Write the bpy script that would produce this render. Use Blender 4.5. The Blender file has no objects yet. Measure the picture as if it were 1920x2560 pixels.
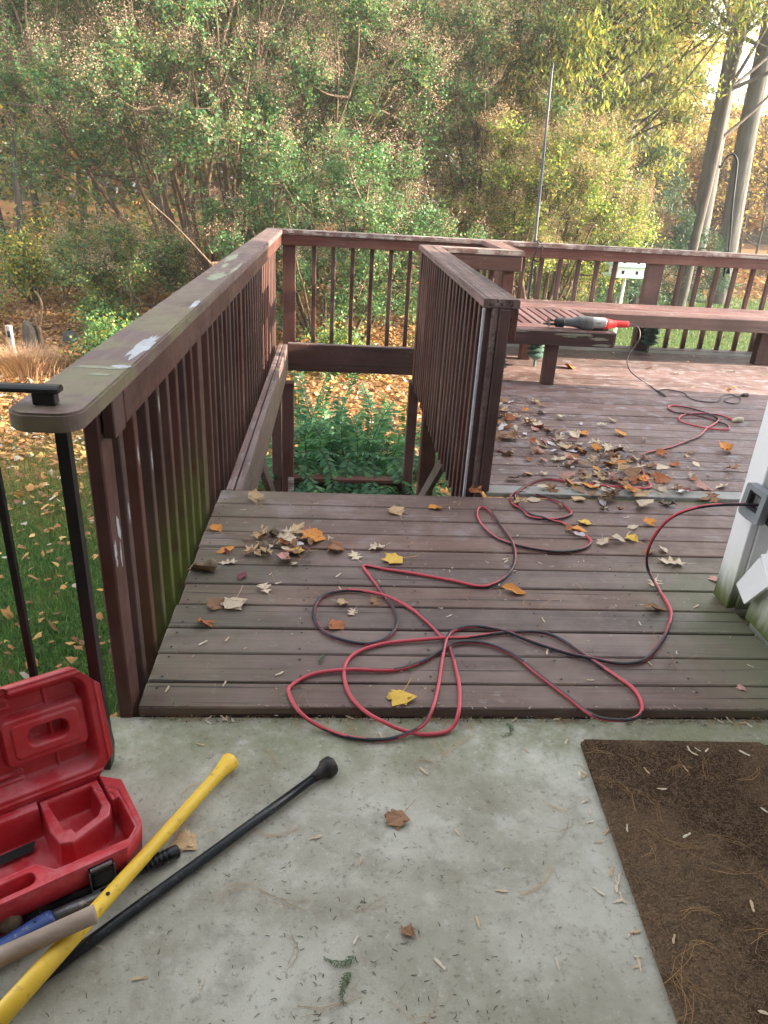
import bpy, bmesh, math, random
import numpy as np
from mathutils import Matrix, Vector
C = bpy.context.scene
COL = C.collection
rnd = random.Random(7)
rng = np.random.default_rng(11)
R = math.radians

# ------------------------------------------------------------------ camera, sky, sun, exposure
cam_d = bpy.data.cameras.new("camera"); cam = bpy.data.objects.new("camera", cam_d); COL.objects.link(cam)
cam_d.sensor_fit = 'VERTICAL'; cam_d.sensor_height = 36.0; cam_d.lens = 1800.2 / 2560 * 36.0
cam_d.clip_start = 0.02; cam_d.clip_end = 400
def cam_axes(pitch, yaw, roll):
    cp, sp = math.cos(pitch), math.sin(pitch); cy, sy = math.cos(yaw), math.sin(yaw)
    F = Vector((sy*cp, cy*cp, -sp)); Rr = Vector((cy, -sy, 0)); U = Rr.cross(F)
    c, s = math.cos(roll), math.sin(roll)
    return c*Rr + s*U, -s*Rr + c*U, F
cr, cu, cf = cam_axes(0.430872, 0.0808406, 0.0588907)
m = Matrix((cr, cu, -cf)).transposed().to_4x4(); m.translation = Vector((0, 0, 1.37765))
cam.matrix_world = m
C.camera = cam

SUN_EL, SUN_AZ = R(17.0), R(-4.0)           # azimuth measured from +X towards +Y
w = bpy.data.worlds.new("World"); C.world = w; w.use_nodes = True
wn = w.node_tree; bg = wn.nodes["Background"]
sky = wn.nodes.new("ShaderNodeTexSky"); sky.sky_type = 'NISHITA'; sky.sun_disc = False
sky.sun_elevation = SUN_EL; sky.sun_rotation = math.pi/2 - SUN_AZ
sky.air_density = 1.0; sky.dust_density = 2.0; sky.ozone_density = 1.0
veil = wn.nodes.new("ShaderNodeHueSaturation"); veil.inputs["Saturation"].default_value = .22     # thin high haze
wn.links.new(sky.outputs[0], veil.inputs["Color"]); wn.links.new(veil.outputs[0], bg.inputs[0]); bg.inputs[1].default_value = 0.15
sun_d = bpy.data.lights.new("sun", 'SUN'); sun = bpy.data.objects.new("sun", sun_d); COL.objects.link(sun)
sun_d.energy = 4.0; sun_d.angle = R(0.6); sun_d.color = (1.0, 0.83, 0.62)
sv = Vector((math.cos(SUN_EL)*math.cos(SUN_AZ), math.cos(SUN_EL)*math.sin(SUN_AZ), math.sin(SUN_EL)))
sun.rotation_euler = sv.to_track_quat('Z', 'Y').to_euler(); sun.location = (0, 0, 20)
C.view_settings.view_transform = 'Standard'; C.view_settings.look = 'None'
C.view_settings.gamma = 1.0; C.view_settings.use_curve_mapping = False
C.view_settings.exposure = 2.75
C.render.engine = 'CYCLES'
C.cycles.use_denoising = True
C.cycles.max_bounces = 6; C.cycles.transparent_max_bounces = 8

# ------------------------------------------------------------------ node helpers and materials
def mat(name):
    mt = bpy.data.materials.new(name); mt.use_nodes = True
    nt = mt.node_tree; p = nt.nodes["Principled BSDF"]
    return mt, nt, p
def nd(nt, t, **kw):
    n = nt.nodes.new(t)
    for k, v in kw.items(): setattr(n, k, v)
    return n
def lk(nt, a, b): nt.links.new(a, b)
def noise(nt, vec, scale, detail=4, rough=.55, dist=0.0):
    n = nd(nt, "ShaderNodeTexNoise"); n.inputs["Scale"].default_value = scale
    n.inputs["Detail"].default_value = detail; n.inputs["Roughness"].default_value = rough
    n.inputs["Distortion"].default_value = dist
    if vec is not None: lk(nt, vec, n.inputs["Vector"])
    return n.outputs[0]
def ramp(nt, fac, stops):
    r = nd(nt, "ShaderNodeValToRGB"); e = r.color_ramp.elements
    while len(e) < len(stops): e.new(0.5)
    for i, (p, c) in enumerate(stops):
        e[i].position = p; e[i].color = (c, c, c, 1) if not isinstance(c, tuple) else (*c, 1)
    lk(nt, fac, r.inputs[0]); return r.outputs[0]
def mix(nt, fac, a, b, mode='MIX'):
    n = nd(nt, "ShaderNodeMix", data_type='RGBA', blend_type=mode)
    for s, v in ((n.inputs[0], fac), (n.inputs[6], a), (n.inputs[7], b)):
        if isinstance(v, (int, float)): s.default_value = v
        elif isinstance(v, tuple): s.default_value = (*v, 1)
        else: lk(nt, v, s)
    return n.outputs[2]
def math_(nt, op, a, b=0.0, clamp=False):
    n = nd(nt, "ShaderNodeMath", operation=op, use_clamp=clamp)
    for s, v in ((n.inputs[0], a), (n.inputs[1], b)):
        if isinstance(v, (int, float)): s.default_value = v
        else: lk(nt, v, s)
    return n.outputs[0]
def maprange(nt, v, a, b, c=0.0, d=1.0):
    n = nd(nt, "ShaderNodeMapRange"); n.interpolation_type = 'SMOOTHSTEP'
    lk(nt, v, n.inputs[0])
    for i, x in enumerate((a, b, c, d)): n.inputs[1+i].default_value = x
    return n.outputs[0]
def bump(nt, p, h, strength, dist=.01):
    b = nd(nt, "ShaderNodeBump"); b.inputs["Strength"].default_value = strength; b.inputs["Distance"].default_value = dist
    lk(nt, h, b.inputs["Height"]); lk(nt, b.outputs[0], p.inputs["Normal"]); return b
def mapping(nt, vec, scale, loc=None):
    mp = nd(nt, "ShaderNodeMapping"); mp.inputs["Scale"].default_value = scale
    lk(nt, vec, mp.inputs["Vector"])
    if loc is not None: lk(nt, loc, mp.inputs["Location"])
    return mp.outputs[0]
def setcol(nt, p, c):
    if isinstance(c, tuple): p.inputs["Base Color"].default_value = (*c, 1)
    else: lk(nt, c, p.inputs["Base Color"])

def flat(name, col, rough=.5, metal=0.0, var=.25, nscale=40, bmp=.1, spec=.5, coat=0.0):
    mt, nt, p = mat(name)
    tc = nd(nt, "ShaderNodeTexCoord").outputs["Object"]
    n = noise(nt, tc, nscale, 5, .6); n2 = noise(nt, tc, nscale*.17, 3)
    f = math_(nt, 'MULTIPLY', n, n2)
    lo = tuple(c*(1-var) for c in col); hi = tuple(min(1, c*(1+var)) for c in col)
    setcol(nt, p, ramp(nt, f, [(.12, lo), (.42, hi)]))
    p.inputs["Roughness"].default_value = rough; p.inputs["Metallic"].default_value = metal
    p.inputs["Specular IOR Level"].default_value = spec; p.inputs["Coat Weight"].default_value = coat
    bump(nt, p, n, bmp, .002)
    return mt

def wood(name, axis, c_lo, c_hi, worn=(.30, .29, .27), worn_amt=.62, green=0.0, rough=.55, landing=False, grain=1.0, crack=True, ck0=.33, algae=False):
    """painted, weathered timber: the grain runs along `axis` of the object"""
    mt, nt, p = mat(name)
    tc = nd(nt, "ShaderNodeTexCoord").outputs["Object"]
    oi = nd(nt, "ShaderNodeObjectInfo"); rn = oi.outputs["Random"]
    cx = nd(nt, "ShaderNodeCombineXYZ")
    for i, k in enumerate((37., 53., 71.)): lk(nt, math_(nt, 'MULTIPLY', rn, k), cx.inputs[i])
    sc = [26., 26., 26.]; sc[axis] = 1.3
    v = mapping(nt, tc, sc, cx.outputs[0])
    g = noise(nt, v, 1.0, 7, .62, .8)
    sc2 = [90., 90., 90.]; sc2[axis] = 2.2
    g2 = noise(nt, mapping(nt, tc, sc2, cx.outputs[0]), 1.0, 4, .6)
    pos = nd(nt, "ShaderNodeNewGeometry").outputs["Position"]
    blot = noise(nt, pos, 3.1, 5, .6); blot2 = noise(nt, pos, 11., 5, .65)
    col = ramp(nt, g, [(.28, c_lo), (.70, c_hi)])
    vv = maprange(nt, rn, 0, 1, .78, 1.2)
    hs = nd(nt, "ShaderNodeHueSaturation"); lk(nt, col, hs.inputs["Color"]); lk(nt, vv, hs.inputs["Value"])
    lk(nt, maprange(nt, math_(nt, 'FRACT', math_(nt, 'MULTIPLY', rn, 7.3)), 0, 1, .8, 1.25), hs.inputs["Saturation"])
    col = hs.outputs[0]
    # thin weathered patches where the coat is rubbed
    wm = math_(nt, 'MULTIPLY', ramp(nt, blot2, [(worn_amt, 0.), (worn_amt+.12, 1.)]), ramp(nt, g2, [(.38, 0.), (.6, 1.)]))
    col = mix(nt, math_(nt, 'MULTIPLY', wm, .8), col, worn)
    # larger faded areas
    col = mix(nt, math_(nt, 'MULTIPLY', ramp(nt, blot, [(.45, 0.), (.72, 1.)]), .38), col, tuple(min(1, c*1.7+.03) for c in c_hi))
    if green > 0:
        sy = nd(nt, "ShaderNodeSeparateXYZ"); lk(nt, pos, sy.inputs[0])
        gm = math_(nt, 'MULTIPLY', ramp(nt, blot, [(.44, 0.), (.54, 1.)]), math_(nt, 'MULTIPLY', maprange(nt, sy.outputs[1], 3.6, 2.0, .18, 1.), green))
        gm = math_(nt, 'MULTIPLY', gm, maprange(nt, blot2, .30, .55, .45, 1.))
        col = mix(nt, gm, col, (.175, .165, .085))
    if landing:
        sx = nd(nt, "ShaderNodeSeparateXYZ"); lk(nt, pos, sx.inputs[0])
        near = maprange(nt, sx.outputs[1], 3.0, 1.9)
        gl = math_(nt, 'MULTIPLY', maprange(nt, sx.outputs[0], .1, -.5), maprange(nt, blot2, .3, .55))
        gr = math_(nt, 'MULTIPLY', math_(nt, 'MULTIPLY', maprange(nt, sx.outputs[0], 1.0, 1.45), maprange(nt, sx.outputs[1], 2.75, 2.25)), maprange(nt, blot2, .25, .5))
        a = math_(nt, 'MAXIMUM', math_(nt, 'MULTIPLY', gl, .40), math_(nt, 'MULTIPLY', gr, .72))
        a = math_(nt, 'MAXIMUM', a, math_(nt, 'MULTIPLY', near, math_(nt, 'MULTIPLY', maprange(nt, blot, .4, .6), .07)))
        col = mix(nt, a, col, (.135, .15, .085))
        pale = math_(nt, 'MULTIPLY', maprange(nt, sx.outputs[1], 2.3, 2.9), math_(nt, 'MULTIPLY', maprange(nt, blot, .52, .66), maprange(nt, g2, .3, .7)))
        col = mix(nt, math_(nt, 'MULTIPLY', pale, .6), col, (.30, .28, .31))
    if crack:
        sc3 = [60., 60., 60.]; sc3[axis] = .9
        g3 = noise(nt, mapping(nt, tc, sc3, cx.outputs[0]), 1.0, 3, .5)
        ck = ramp(nt, g3, [(ck0, 1.), (ck0+.04, 0.)])
        col = mix(nt, math_(nt, 'MULTIPLY', ck, .75), col, (.018, .012, .011))
        hgt = math_(nt, 'SUBTRACT', math_(nt, 'ADD', g, math_(nt, 'MULTIPLY', g2, .6)), math_(nt, 'MULTIPLY', ck, .8))
    else: hgt = g
    if algae:
        sa = nd(nt, "ShaderNodeSeparateXYZ"); lk(nt, pos, sa.inputs[0])
        am = math_(nt, 'MULTIPLY', math_(nt, 'MULTIPLY', maprange(nt, sa.outputs[2], .50, .02), maprange(nt, sa.outputs[0], -.48, -.53)), math_(nt, 'MULTIPLY', maprange(nt, sa.outputs[1], 1.85, 2.25), maprange(nt, sa.outputs[1], 3.3, 2.7)))
        col = mix(nt, math_(nt, 'MULTIPLY', am, maprange(nt, blot2, .3, .6, .35, .9)), col, (.12, .15, .03))
    setcol(nt, p, col)
    lk(nt, maprange(nt, blot2, .3, .75, rough-.1, rough+.18), p.inputs["Roughness"])
    p.inputs["Specular IOR Level"].default_value = .45
    bump(nt, p, hgt, .35*grain, .004)
    return mt

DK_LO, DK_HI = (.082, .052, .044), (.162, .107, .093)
RL_LO, RL_HI = (.054, .024, .019), (.110, .051, .042)
M = {}
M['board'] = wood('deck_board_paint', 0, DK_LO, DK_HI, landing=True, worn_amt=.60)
M['board_far'] = wood('deck_board_far_sheen', 0, (.112, .070, .065), (.210, .145, .136), worn=(.38, .36, .38), worn_amt=.50)  # lighter than the landing: sky sheen on the far boards is in the colour
M['board_pale'] = wood('deck_board_bare', 0, (.16, .165, .15), (.30, .30, .28), worn_amt=.45)
M['rail_x'] = wood('rail_paint_x', 0, RL_LO, RL_HI, worn=(.24, .22, .2), worn_amt=.63)
M['rail_y'] = wood('rail_paint_y', 1, RL_LO, RL_HI, worn=(.24, .22, .2), worn_amt=.64)
M['rail_z'] = wood('rail_paint_z', 2, (.054, .023, .018), (.092, .043, .037), worn_amt=.72, grain=.6, crack=False, algae=True)
M['cap_x'] = wood('cap_paint_x', 0, (.10, .066, .06), (.19, .13, .12), worn=(.52, .51, .47), worn_amt=.44, rough=.6)
M['cap_y'] = wood('cap_paint_y', 1, (.095, .056, .050), (.180, .110, .098), worn=(.36, .34, .31), worn_amt=.56, rough=.6, grain=1.6, ck0=.40)
M['cap_left'] = wood('cap_paint_left', 1, (.120, .076, .076), (.195, .130, .130), green=.80, worn=(.36, .35, .35), worn_amt=.64, rough=.45, grain=.6, crack=False)
M['beam_y'] = wood('beam_paint_y', 1, (.085, .05, .044), (.165, .108, .1), worn=(.27, .28, .27), worn_amt=.52)
M['bench_x'] = wood('bench_paint_x', 0, (.098, .047, .043), (.19, .103, .095), worn=(.42, .40, .40), worn_amt=.56)
M['bench_y'] = wood('bench_paint_y', 1, (.095, .048, .047), (.185, .105, .103), worn=(.42, .40, .40), worn_amt=.60)
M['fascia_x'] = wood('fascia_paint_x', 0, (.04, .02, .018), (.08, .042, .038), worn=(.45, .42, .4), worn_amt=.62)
M['iron'] = flat('wrought_iron_black', (.012, .012, .012), .38, var=.4, nscale=60, bmp=.25)
M['white'] = flat('white_vinyl', (.80, .80, .80), .45, var=.03, bmp=.02)
M['paintwhite'] = flat('white_paint_smear', (.42, .44, .47), .6, var=.2, nscale=60)
M['paintpale'] = flat('pale_peeled_wood', (.27, .28, .20), .7, var=.25, nscale=50)
M['red_plastic'] = flat('red_case_plastic', (.50, .018, .028), .42, var=.16, nscale=14, bmp=.04)
def dusty(mt, dust, amt):
    nt = mt.node_tree; p = nt.nodes["Principled BSDF"]; src = p.inputs["Base Color"].links[0].from_socket
    g = nd(nt, "ShaderNodeNewGeometry"); sx = nd(nt, "ShaderNodeSeparateXYZ"); lk(nt, g.outputs["Normal"], sx.inputs[0])
    n = noise(nt, g.outputs["Position"], 14., 5, .65)
    f = math_(nt, 'MULTIPLY', maprange(nt, sx.outputs[2], .2, .95, .25, 1.), maprange(nt, n, .40, .62, .1, 1.))
    lk(nt, mix(nt, math_(nt, 'MULTIPLY', f, amt), src, dust), p.inputs["Base Color"])
dusty(M['red_plastic'], (.62, .19, .21), .62)
def scuff(mt, sc, col, lo, amt, stretch=(1, 1, 1)):
    nt = mt.node_tree; p = nt.nodes["Principled BSDF"]; src = p.inputs["Base Color"].links[0].from_socket
    pos = nd(nt, "ShaderNodeNewGeometry").outputs["Position"]; n = noise(nt, mapping(nt, pos, stretch), sc, 6, .75); n2 = noise(nt, pos, sc*.12, 3)
    f = math_(nt, 'MULTIPLY', ramp(nt, n, [(lo, 0.), (lo+.07, 1.)]), maprange(nt, n2, .38, .6, .25, 1.))
    lk(nt, mix(nt, math_(nt, 'MULTIPLY', f, amt), src, col), p.inputs["Base Color"])
M['latch'] = flat('latch_steel', (.03, .03, .035), .2, metal=.7, var=.3)
M['yellow'] = flat('yellow_fibreglass', (.80, .52, .045), .42, var=.10, nscale=16, bmp=.05)
M['blackbar'] = flat('black_steel', (.014, .016, .021), .30, metal=.35, var=.5, nscale=45, bmp=.3)
M['rusty'] = flat('worn_steel', (.035, .032, .030), .5, metal=.5, var=.6, nscale=30, bmp=.4)
M['grey_steel'] = flat('grey_steel', (.16, .16, .17), .4, metal=.6, var=.5, nscale=30, bmp=.3)
M['blue'] = flat('blue_grip', (.018, .055, .22), .42, var=.4, nscale=20, bmp=.08)
M['woodhandle'] = wood('grey_handle_wood', 0, (.17, .122, .085), (.30, .225, .165), worn_amt=.8, grain=.5, crack=False)
M['rubber'] = flat('black_rubber', (.012, .012, .013), .7, var=.3)
M['grey_plastic'] = flat('grey_cover_plastic', (.22, .24, .25), .45, var=.1)
M['dark_plastic'] = flat('dark_plastic', (.02, .022, .025), .45, var=.3)
M['saw_grey'] = flat('saw_boot_grey', (.11, .12, .13), .55, var=.6, nscale=16)
M['saw_silver'] = flat('saw_silver', (.36, .38, .39), .4, metal=.3, var=.12)
M['saw_red'] = flat('saw_red', (.56, .025, .03), .4, var=.1)
M['light_green'] = flat('lantern_green', (.10, .19, .155), .5, var=.3, nscale=25)
M['pole_grey'] = flat('pole_grey', (.10, .108, .112), .6, metal=.2, var=.2)
M['birdwhite'] = flat('birdhouse_white', (.78, .80, .79), .5, var=.04)
M['birdgreen'] = flat('birdhouse_trim', (.35, .52, .42), .5, var=.1)
M['hole'] = flat('dark_opening', (.012, .012, .012), .9, var=.1)
M['stone'] = flat('dark_stone', (.05, .055, .055), .8, var=.4, nscale=9)
M['post_grey'] = wood('grey_post', 2, (.20, .19, .18), (.38, .36, .34), worn_amt=.8)
M['conn'] = flat('connector_pale', (.50, .47, .33), .4, var=.1)
M['walnut'] = flat('walnut_husk', (.17, .125, .075), .8, var=.5, nscale=60, bmp=.5)
M['dark_wall'] = flat('added_dark_surface', (.075, .05, .04), .85, var=.4, nscale=12)  # made-up dark surface behind the camera, keeps light off the timber facing it
scuff(M['yellow'], 60., (.22, .15, .05), .57, .6); scuff(M['blackbar'], 90., (.22, .21, .19), .60, .8); scuff(M['blue'], 70., (.24, .22, .19), .58, .7)
scuff(M['rusty'], 60., (.17, .11, .045), .56, .75); scuff(M['grey_steel'], 60., (.30, .26, .20), .55, .7); scuff(M['red_plastic'], 110., (.12, .02, .02), .62, .6)
scuff(M['iron'], 120., (.10, .09, .08), .64, .6); scuff(M['conn'], 80., (.2, .18, .12), .6, .5)
M['roof'] = flat('shingle_grey', (.10, .10, .10), .85, var=.4, nscale=20)
M['bark_far'] = None

def bark(name, lo, hi, sc=14.):
    mt, nt, p = mat(name)
    tc = nd(nt, "ShaderNodeTexCoord").outputs["Object"]
    n = noise(nt, mapping(nt, tc, (sc, sc, sc*.16)), 1.0, 6, .65, .6)
    n2 = noise(nt, tc, 1.1, 4)
    c = mix(nt, ramp(nt, n2, [(.35, 0.), (.65, .5)]), ramp(nt, n, [(.3, lo), (.7, hi)]), tuple(x*1.25 for x in hi))
    setcol(nt, p, c); p.inputs["Roughness"].default_value = .9; p.inputs["Specular IOR Level"].default_value = .2
    bump(nt, p, n, .8, .03); return mt
M['bark_crape'] = bark('crape_bark', (.055, .036, .025), (.145, .10, .066), 22.)
M['bark_grey'] = bark('grey_bark', (.038, .036, .032), (.115, .106, .094), 9.)
M['bark_dark'] = bark('dark_bark', (.035, .03, .025), (.10, .085, .07), 10.)

def leafmat(name, trans=.35, rough=.55):
    mt, nt, p = mat(name)
    at = nd(nt, "ShaderNodeAttribute", attribute_name="tint")
    setcol(nt, p, at.outputs["Color"]); p.inputs["Roughness"].default_value = rough
    p.inputs["Specular IOR Level"].default_value = .35
    tr = nd(nt, "ShaderNodeBsdfTranslucent")
    br = mix(nt, 1.0, at.outputs["Color"], (1.4, 1.45, .9), 'MULTIPLY')
    lk(nt, br, tr.inputs["Color"])
    ms = nd(nt, "ShaderNodeMixShader"); ms.inputs[0].default_value = trans
    lk(nt, p.outputs[0], ms.inputs[1]); lk(nt, tr.outputs[0], ms.inputs[2])
    lk(nt, ms.outputs[0], nt.nodes["Material Output"].inputs[0])
    return mt
M['leaf'] = leafmat('living_leaf')
M['dry'] = leafmat('dry_leaf', .18, .7)

def fallen(name):
    mt, nt, p = mat(name)
    oi = nd(nt, "ShaderNodeObjectInfo")
    tc = nd(nt, "ShaderNodeTexCoord").outputs["Object"]
    n = noise(nt, tc, 38., 5, .65); n2 = noise(nt, tc, 150., 3)
    c = mix(nt, ramp(nt, n, [(.48, 0.), (.68, .5)]), oi.outputs["Color"], (.10, .055, .025))
    c = mix(nt, ramp(nt, n2, [(.5, 0.), (.7, .3)]), c, (.30, .20, .11))
    setcol(nt, p, c); p.inputs["Roughness"].default_value = .65; p.inputs["Specular IOR Level"].default_value = .3
    bump(nt, p, n, .4, .004); return mt
M['fallen'] = fallen('fallen_leaf')

def make_concrete():
    mt, nt, p = mat('concrete')
    pos = nd(nt, "ShaderNodeNewGeometry").outputs["Position"]
    a = noise(nt, pos, 2.2, 6, .62, .3); b = noise(nt, pos, 9., 6, .7); c = noise(nt, pos, 75., 4, .7); d = noise(nt, pos, 260., 2)
    col = ramp(nt, a, [(.36, (.255, .240, .185)), (.50, (.365, .355, .295)), (.64, (.49, .485, .425))])
    col = mix(nt, ramp(nt, b, [(.50, 0.), (.66, .55)]), col, (.215, .20, .155))
    col = mix(nt, ramp(nt, b, [(.30, .5), (.42, 0.)]), col, (.52, .51, .475))
    sx = nd(nt, "ShaderNodeSeparateXYZ"); lk(nt, pos, sx.inputs[0])
    gm = math_(nt, 'MULTIPLY', maprange(nt, sx.outputs[1], 1.28, 1.6), maprange(nt, b, .3, .58))
    col = mix(nt, math_(nt, 'MULTIPLY', gm, .62), col, (.17, .19, .095))
    col = mix(nt, ramp(nt, c, [(.58, 0.), (.68, .55)]), col, (.10, .095, .08))
    col = mix(nt, ramp(nt, c, [(.28, .4), (.40, 0.)]), col, (.55, .55, .53))
    setcol(nt, p, col); p.inputs["Roughness"].default_value = .82; p.inputs["Specular IOR Level"].default_value = .3
    bump(nt, p, math_(nt, 'ADD', c, math_(nt, 'MULTIPLY', d, .7)), .28, .004); return mt
M['concrete'] = make_concrete()

def make_siding():
    mt, nt, p = mat('white_siding')
    pos = nd(nt, "ShaderNodeNewGeometry").outputs["Position"]
    sx = nd(nt, "ShaderNodeSeparateXYZ"); lk(nt, pos, sx.inputs[0])
    n = noise(nt, mapping(nt, pos, (30, 30, 5)), 1.0, 5, .65); n2 = noise(nt, pos, 7., 4)
    moss = math_(nt, 'MULTIPLY', maprange(nt, math_(nt, 'ADD', sx.outputs[2], math_(nt, 'MULTIPLY', n, -.14)), .11, -.06), 1.0)
    col = mix(nt, math_(nt, 'MULTIPLY', maprange(nt, sx.outputs[2], .30, .02), maprange(nt, n2, .3, .6, .1, .7)), (.80, .80, .80), (.50, .56, .32))
    col = mix(nt, moss, col, (.065, .085, .012))
    setcol(nt, p, col); p.inputs["Roughness"].default_value = .5; return mt
M['siding'] = make_siding()

def make_ground():
    mt, nt, p = mat('ground_soil')
    pos = nd(nt, "ShaderNodeNewGeometry").outputs["Position"]
    sx = nd(nt, "ShaderNodeSeparateXYZ"); lk(nt, pos, sx.inputs[0])
    a = noise(nt, pos, .55, 5, .6); b = noise(nt, pos, 3.2, 6, .7); c = noise(nt, pos, 22., 4, .7)
    grass = ramp(nt, c, [(.3, (.035, .065, .016)), (.7, (.085, .15, .035))])
    litter = ramp(nt, c, [(.28, (.07, .038, .02)), (.5, (.26, .13, .05)), (.72, (.42, .25, .10))])
    # lawn near the house and the far right; leaf litter under the trees
    lawn_l = maprange(nt, math_(nt, 'ADD', sx.outputs[1], math_(nt, 'MULTIPLY', a, 3.)), 9.6, 7.0)
    lawn_r = math_(nt, 'MULTIPLY', maprange(nt, math_(nt, 'SUBTRACT', sx.outputs[0], math_(nt, 'MULTIPLY', sx.outputs[1], .17)), 1.0, 2.4), maprange(nt, sx.outputs[1], 26., 22.))
    lw = math_(nt, 'MAXIMUM', lawn_l, lawn_r)
    lw = math_(nt, 'MULTIPLY', lw, maprange(nt, b, .28, .5, .55, 1.0))
    setcol(nt, p, mix(nt, lw, litter, grass)); p.inputs["Roughness"].default_value = .95
    p.inputs["Specular IOR Level"].default_value = .15
    bump(nt, p, math_(nt, 'ADD', c, b), .8, .05); return mt
M['ground'] = make_ground()

def make_mat():
    mt, nt, p = mat('coir_fibre')
    pos = nd(nt, "ShaderNodeNewGeometry").outputs["Position"]
    a = noise(nt, pos, 3.3, 4, .6); b = noise(nt, pos, 170., 3, .7); c = noise(nt, pos, 40., 5, .7)
    col = ramp(nt, b, [(.3, (.060, .037, .021)), (.56, (.18, .118, .070)), (.8, (.30, .215, .14))])
    col = mix(nt, ramp(nt, a, [(.45, 0.), (.56, .85)]), col, (.040, .022, .011))
    col = mix(nt, ramp(nt, c, [(.55, 0.), (.72, .4)]), col, (.17, .13, .10))
    setcol(nt, p, col); p.inputs["Roughness"].default_value = 1.; p.inputs["Specular IOR Level"].default_value = .1
    bump(nt, p, b, 1.0, .006); return mt
M['coir'] = make_mat()

def make_cord():
    mt, nt, p = mat('red_black_cord')
    at = nd(nt, "ShaderNodeAttribute", attribute_name="tint")
    setcol(nt, p, at.outputs["Color"]); p.inputs["Roughness"].default_value = .42; return mt
M['cord'] = make_cord()

# ------------------------------------------------------------------ object helpers
WL = {}                                      # world location of every object made here
def link(o, loc, parent=None):
    COL.objects.link(o); loc = Vector(loc); WL[o] = loc
    if parent is not None:
        o.parent = parent; o.location = loc - WL[parent]
    else: o.location = loc
    return o
def thing(name, label, cat, loc=(0, 0, 0), group=None):
    o = bpy.data.objects.new(name, None); o.empty_display_size = .1
    link(o, loc); o['label'] = label; o['category'] = cat
    if group: o['group'] = group
    return o
def tag(o, label=None, cat=None, group=None, kind=None):
    for k, v in (('label', label), ('category', cat), ('group', group), ('kind', kind)):
        if v: o[k] = v
    return o
def mesh_from(name, V, F, mt, cols=None, smooth=False):
    me = bpy.data.meshes.new(name)
    V = np.asarray(V, dtype=np.float32)
    if isinstance(F, np.ndarray):
        k = F.shape[1]; n = len(F)
        me.vertices.add(len(V)); me.vertices.foreach_set("co", V.ravel())
        me.loops.add(n*k); me.loops.foreach_set("vertex_index", F.astype(np.int32).ravel())
        me.polygons.add(n); me.polygons.foreach_set("loop_start", np.arange(0, n*k, k, dtype=np.int32))
        me.update(calc_edges=True)
    else:
        me.from_pydata([tuple(map(float, v)) for v in V], [], F); me.update()
    if smooth: me.polygons.foreach_set("use_smooth", np.ones(len(me.polygons), dtype=bool))
    if cols is not None:
        a = me.attributes.new("tint", 'FLOAT_COLOR', 'FACE')
        c = np.ones((len(me.polygons), 4), dtype=np.float32); c[:, :3] = cols
        a.data.foreach_set("color", c.ravel())
    if mt is not None: me.materials.append(mt)
    return me
def obj(name, V, F, mt, parent=None, loc=None, cols=None, smooth=False):
    """world coordinates in; the object's origin is put at loc (its parent's place when not given)"""
    if loc is None: loc = WL[parent] if parent is not None else Vector((0, 0, 0))
    V = np.asarray(V, dtype=np.float64) - np.array(tuple(loc))
    return link(bpy.data.objects.new(name, mesh_from(name, V, F, mt, cols, smooth)), loc, parent)
_box = {}
def box_mesh(size, mt, bev):
    key = (tuple(round(s, 4) for s in size), mt.name, bev)
    if key not in _box:
        bm = bmesh.new(); bmesh.ops.create_cube(bm, size=1.0)
        for v in bm.verts: v.co = Vector((v.co.x*size[0], v.co.y*size[1], v.co.z*size[2]))
        if bev: bmesh.ops.bevel(bm, geom=list(bm.edges), offset=bev, segments=1, affect='EDGES')
        me = bpy.data.meshes.new("board"); bm.to_mesh(me); bm.free(); me.materials.append(mt); _box[key] = me
    return _box[key]
def box(name, lo, hi, mt, parent=None, bev=.003, rot=None):
    lo, hi = Vector(lo), Vector(hi); o = bpy.data.objects.new(name, box_mesh(hi-lo, mt, bev))
    link(o, (lo+hi)/2, parent)
    if rot: o.rotation_euler = rot
    return o
def tube(P, rad, n=8, cap=True):
    P = np.asarray(P, float); k = len(P); rad = np.broadcast_to(np.asarray(rad, float), (k,))
    T = np.gradient(P, axis=0); T /= np.linalg.norm(T, axis=1, keepdims=True)+1e-12
    a = np.array([0, 0, 1.]) if abs(T[0, 2]) < .9 else np.array([1., 0, 0])
    U = np.zeros_like(P); u = np.cross(T[0], a); u /= np.linalg.norm(u)
    for i in range(k):
        u = u - T[i]*np.dot(u, T[i]); u /= np.linalg.norm(u)+1e-12; U[i] = u
    W = np.cross(T, U); th = np.linspace(0, 2*math.pi, n, endpoint=False)
    V = (P[:, None] + rad[:, None, None]*(np.cos(th)[None, :, None]*U[:, None] + np.sin(th)[None, :, None]*W[:, None])).reshape(-1, 3)
    i = np.arange(k-1)[:, None]*n; j = np.arange(n)[None]; j2 = (j+1) % n
    F = np.stack([i+j, i+j2, i+n+j2, i+n+j], -1).reshape(-1, 4)
    if not cap: return V, F
    V = np.vstack([V, P[:1], P[-1:]]); c0, c1 = len(V)-2, len(V)-1
    FF = F.tolist() + [[c0, (q+1) % n, q] for q in range(n)] + [[c1, (k-1)*n+q, (k-1)*n+(q+1) % n] for q in range(n)]
    return V, FF
def catmull(P, m=6):
    P = np.asarray(P, float); Q = np.vstack([2*P[0]-P[1], P, 2*P[-1]-P[-2]]); out = []
    for i in range(1, len(Q)-2):
        p0, p1, p2, p3 = Q[i-1:i+3]
        for t in np.linspace(0, 1, m, endpoint=False):
            out.append(.5*((2*p1)+(-p0+p2)*t+(2*p0-5*p1+4*p2-p3)*t*t+(-p0+3*p1-3*p2+p3)*t**3))
    out.append(Q[-2]); return np.array(out)
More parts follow.
